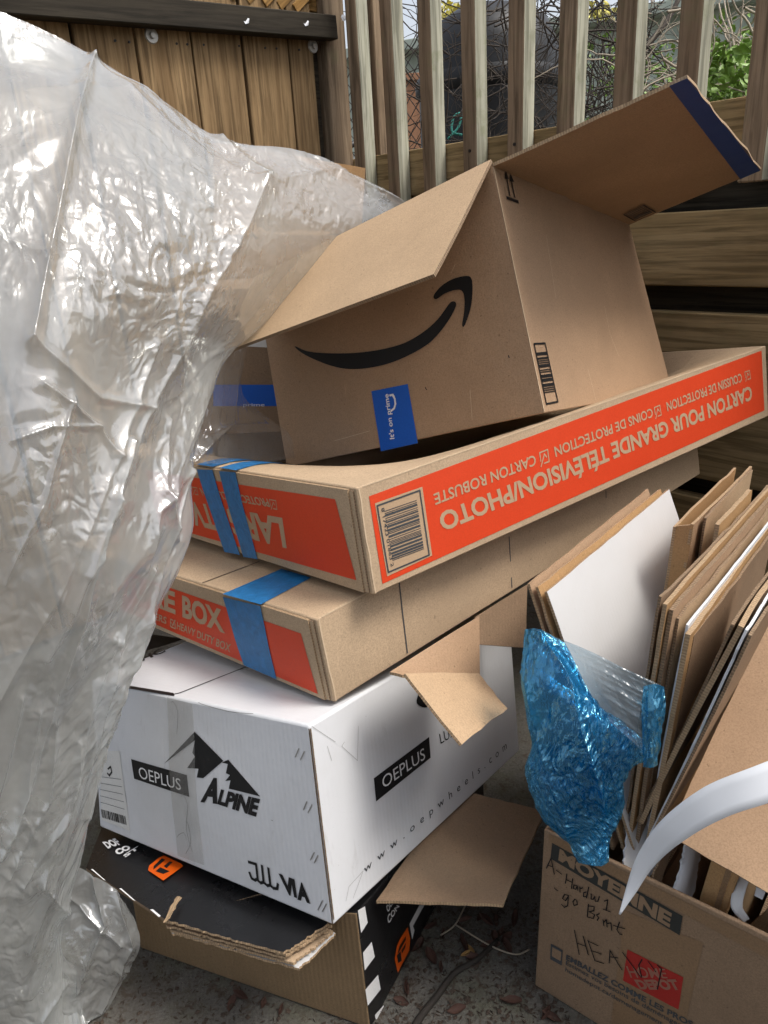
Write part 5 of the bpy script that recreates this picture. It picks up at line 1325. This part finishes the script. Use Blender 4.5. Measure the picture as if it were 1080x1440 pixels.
crs += [([(240, 590), (225, 690), (250, 760)], 5, .008), ([(205, 870), (165, 960), (150, 1060)], 5, .008), ([(150, 700), (170, 720), (110, 800)], 5, .006), ([(0, 330), (70, 360)], 5, .005), ([(60, 540), (140, 600), (160, 640)], 5, .006), ([(20, 620), (70, 600), (140, 600)], 4, .005)]
sheet('front_layer', rows, (720, 460), M['film'], (.010, .0036, .0022, .0012), 5, pb, crs, lam=(.15, .036, .017, .009), zmin=.006, zones=ZN, ang=.6)
# inner layer behind the front one
rows2 = [[(c[0] * .97 - 6, c[1] + (3 if k == 0 else 10), c[2] + .02 + (.0 if k == 0 else .07 + .03 * (i % 2))) for i, c in enumerate(r[:-1])] for k, r in enumerate(rows)]
sheet('inner_layer', rows2, (200, 120), M['film_clear'], (.010, .003, .001), 9, pb, (), zmin=.010, ang=1.2)
# clear fold in front of the taped box
rows3 = [[(262, 470, 1.28), (300, 478, 1.30), (335, 485, 1.36), (345, 488, 1.45)],
         [(258, 540, 1.25), (300, 545, 1.28), (328, 548, 1.36), (340, 552, 1.45)],
         [(256, 590, 1.22), (295, 600, 1.26), (320, 598, 1.34), (380, 590, 1.47)],
         [(255, 625, 1.20), (300, 630, 1.25), (350, 630, 1.36), (420, 615, 1.50)],
         [(258, 652, 1.20), (310, 652, 1.26), (365, 652, 1.38), (430, 640, 1.52)]]
sheet('loose_fold', rows3, (90, 110), M['film_clear'], (.006, .003, .0012), 13, pb, [([(330, 490), (318, 600), (270, 650)], 6, .012), ([(300, 605), (370, 600)], 5, .01)])
# lower clear lobe of the bag by the ground
rows4 = [[(95, 1215, 1.10), (130, 1228, 1.12), (160, 1250, 1.13), (182, 1278, 1.15)],
         [(80, 1270, 1.11), (125, 1275, 1.12), (165, 1285, 1.12), (193, 1300, 1.14)],
         [(60, 1330, 1.12), (110, 1335, 1.12), (160, 1338, 1.12), (196, 1335, 1.14)],
         [(40, 1400, 1.12), (90, 1400, 1.13), (140, 1398, 1.15), (172, 1380, 1.17)],
         [(30, 1460, 1.14), (70, 1460, 1.14), (110, 1455, 1.15), (140, 1440, 1.17)]]
sheet('bottom_lobe', rows4, (200, 160), M['film_lobe'], (.007, .0035, .002, .001), 17, pb, [([(130, 1230), (150, 1300), (110, 1390)], 4, .010), ([(100, 1260), (170, 1330)], 4, .008), ([(160, 1255), (185, 1330), (140, 1420)], 4, .008)], lam=(.07, .03, .014, .008), zmin=.006)

# blue stretch film hanging on the boards
rb = [[(738, 885, .95), (752, 884, .94), (765, 888, .935), (778, 894, .93), (792, 902, .93)],
      [(734, 950, .94), (757, 945, .92), (785, 950, .91), (810, 965, .905), (836, 985, .905)],
      [(746, 1030, .95), (775, 1020, .92), (810, 1020, .90), (855, 1030, .895), (908, 1048, .90)],
      [(742, 1090, .97), (775, 1085, .93), (810, 1085, .915), (845, 1085, .915), (878, 1090, .93)],
      [(763, 1148, .98), (785, 1140, .95), (812, 1137, .945), (842, 1132, .95), (874, 1138, .955)],
      [(800, 1182, .985), (812, 1180, .97), (828, 1178, .965), (842, 1178, .965), (856, 1180, .965)],
      [(815, 1212, .975), (825, 1215, .965), (835, 1217, .965), (845, 1216, .965), (853, 1210, .965)]]
bf = thing('blue_stretch_film', tuple(at(830, 1215, .97)), 'bunched translucent blue stretch film hanging over the moving box corner', 'plastic film')
sheet('bunched_film', rb, (340, 210), M['film_blue'], (.010, .005, .003, .0015), 23, bf, [([(760, 890), (800, 960), (830, 1060), (845, 1130)], 6, .012), ([(745, 960), (770, 1060), (800, 1170)], 6, .010)], lam=(.06, .024, .012, .006))
rb2 = [[(c[0] + 3, c[1] + 2, c[2] + .02) for c in r] for r in rb]
sheet('inner_film', rb2, (200, 120), M['film_blue'], (.010, .005, .003, .0015), 29, bf, (), lam=(.05, .022, .012, .006), ang=2.0)
rw = [[(779, 893, .925), (830, 915, .895), (880, 940, .875), (928, 963, .865)],
      [(800, 930, .92), (840, 945, .89), (885, 968, .875), (928, 990, .865)],
      [(825, 968, .91), (855, 985, .885), (890, 1005, .872), (925, 1025, .865)],
      [(845, 1000, .90), (870, 1022, .885), (895, 1045, .875), (916, 1068, .868)]]
sheet('stretched_band', rw, (60, 70), M['film_wrap'], (.002, .001, .0006), 31, bf, [([(779 + 12 * k, 893 + 20 * k), (926 - 2 * k, 965 + 20 * k)], 2.2, .0022) for k in range(6)] + [([(785 + 12 * k, 903 + 20 * k), (926 - 2 * k, 972 + 20 * k)], 1.5, .0015) for k in range(5)], lam=(.1, .04, .012))
rk = [[(905, 965, .862), (922, 962, .855), (934, 966, .862)], [(903, 1000, .862), (920, 1000, .85), (936, 1000, .862)], [(903, 1040, .865), (917, 1040, .855), (930, 1035, .865)], [(905, 1078, .87), (914, 1080, .862), (924, 1075, .87)]]
sheet('twisted_end', rk, (80, 30), M['film_blue'], (.002, .0015, .001), 37, bf, (), lam=(.02, .012, .007))

# ================================================================ LITTER
def leaf_mesh(seed, mat, size):
    r = random.Random(seed); nl, nw = 7, 4; vs_ = []
    curl = r.uniform(2.6, 4.6); tw = r.uniform(-1, 1)
    for i in range(nl + 1):
        t = i / nl; w = math.sin(math.pi * min(1, t * .92 + .06)) ** .8 * .36
        for j in range(nw + 1):
            s = (j / nw - .5) * 2
            a = s * curl * .5; x = (t - .5); y = math.sin(a) / max(.3, curl * .5) * w; z = (1 - math.cos(a)) * .25 * w * 2 + .16 * (t - .5) ** 2 * curl + r.uniform(0, .03)
            y2 = y * math.cos(tw * t) - z * math.sin(tw * t); z2 = y * math.sin(tw * t) + z * math.cos(tw * t)
            vs_.append((x * size, y2 * size, z2 * size))
    vs_ = np.array(vs_); vs_[:, 2] -= vs_[:, 2].min()
    me = bpy.data.meshes.new('dry_leaf'); me.from_pydata([tuple(v) for v in vs_], [], grid_faces(nw, nl)); me.materials.append(mat)
    me.polygons.foreach_set('use_smooth', np.ones(len(me.polygons), bool)); return me
red_m = [leaf_mesh(k, M['dry_leaf'], .034) for k in range(6)]
tan_m = [leaf_mesh(20 + k, M['tan_leaf'], .034) for k in range(3)]
rr = random.Random(2)
crumb_m = plain('leaf_crumb', (0.05, 0.034, 0.024), 0.9, var=0.6)
spots = [(600, 1300), (625, 1312), (592, 1330), (650, 1296), (685, 1300), (702, 1312), (715, 1322), (660, 1345), (575, 1390), (560, 1405), (716, 1409), (770, 1425), (772, 1432), (655, 1330), (602, 1345), (640, 1420), (690, 1330), (725, 1298), (668, 1275), (620, 1360), (340, 1400), (375, 1412), (400, 1425), (330, 1410), (680, 1290), (700, 1296), (712, 1335), (690, 1318)]
for px, py in spots:
    p = hit(px + rr.uniform(-5, 5), py + rr.uniform(-4, 4), (0, 0, .001), (0, 0, 1))
    o = bpy.data.objects.new('dry_leaf', rr.choice(red_m)); COL.objects.link(o); o.location = p; o.rotation_euler = (0, 0, rr.uniform(0, 6.28)); o.scale = [rr.uniform(.55, 1.05)] * 3
    tag(o, 'curled reddish brown dead leaf lying on the concrete', 'leaf', 'reddish dead leaves on the concrete')
for px, py in ((655, 1342), (663, 1335)):
    p = hit(px, py, (0, 0, .004), (0, 0, 1)); o = bpy.data.objects.new('dry_leaf', rr.choice(tan_m)); COL.objects.link(o); o.location = p
    o.rotation_euler = (0, 0, rr.uniform(0, 6.28)); o.scale = [.6] * 3; tag(o, 'curled yellowish tan dead leaf among the reddish leaves', 'leaf', 'tan dead leaves on the concrete')
tw = tube('twig', smooth_path([hit(x, y, (0, 0, .004), (0, 0, 1)) for x, y in ((700, 1322), (670, 1350), (640, 1368), (615, 1400), (590, 1432), (575, 1460))], 5), .0045, plain('wet_twig', (0.022, 0.017, 0.013), 0.8, var=0.5), None, 6, 1.4)  # twig put in place of a dark crack line in the concrete
tag(recentre(tw), 'dark crooked twig standing in for a crack in the concrete', 'twig')
for pts, lab_ in ((((640, 1300), (690, 1330), (725, 1342), (745, 1335)), 'thin pale stalk curving round the leaf clump'), (((655, 1272), (640, 1300), (620, 1315)), 'thin pale stalk near the side flap of the black box')):
    t_ = tube('dry_stalk', smooth_path([hit(x, y, (0, 0, .006), (0, 0, 1)) for x, y in pts], 5), .0014, M['pale_twig'], None, 5)
    tag(recentre(t_), lab_, 'stalk')
# fine grit and leaf crumbs
V_, F_ = [], []
for _ in range(4200):
    if rr.random() < .72: px, py = rr.uniform(470, 800), rr.uniform(1265, 1470)
    else: px, py = rr.uniform(100, 480), rr.uniform(1320, 1470)
    p = hit(px, py, (0, 0, .0), (0, 0, 1)); s = rr.choice((.0008, .0012, .0018, .003, .005)); a = rr.uniform(0, 6.28); q = len(V_)
    e = rr.choice((.15, .3, .8))
    V_ += [p + V(math.cos(a + k) * s * (1 if k in (0, 3.14) else e), math.sin(a + k) * s * (1 if k in (0, 3.14) else e), rr.uniform(.0003, .003)) for k in (0, 1.5, 3.14, 4.7)] + [p + V(0, 0, s * .7)]
    F_ += [(q, q + 1, q + 4), (q + 1, q + 2, q + 4), (q + 2, q + 3, q + 4), (q + 3, q, q + 4)]
tag(mesh_obj('leaf_crumbs', V_, F_, crumb_m), 'crumbs of dead leaves and grit strewn over the concrete', 'litter', kind='stuff')
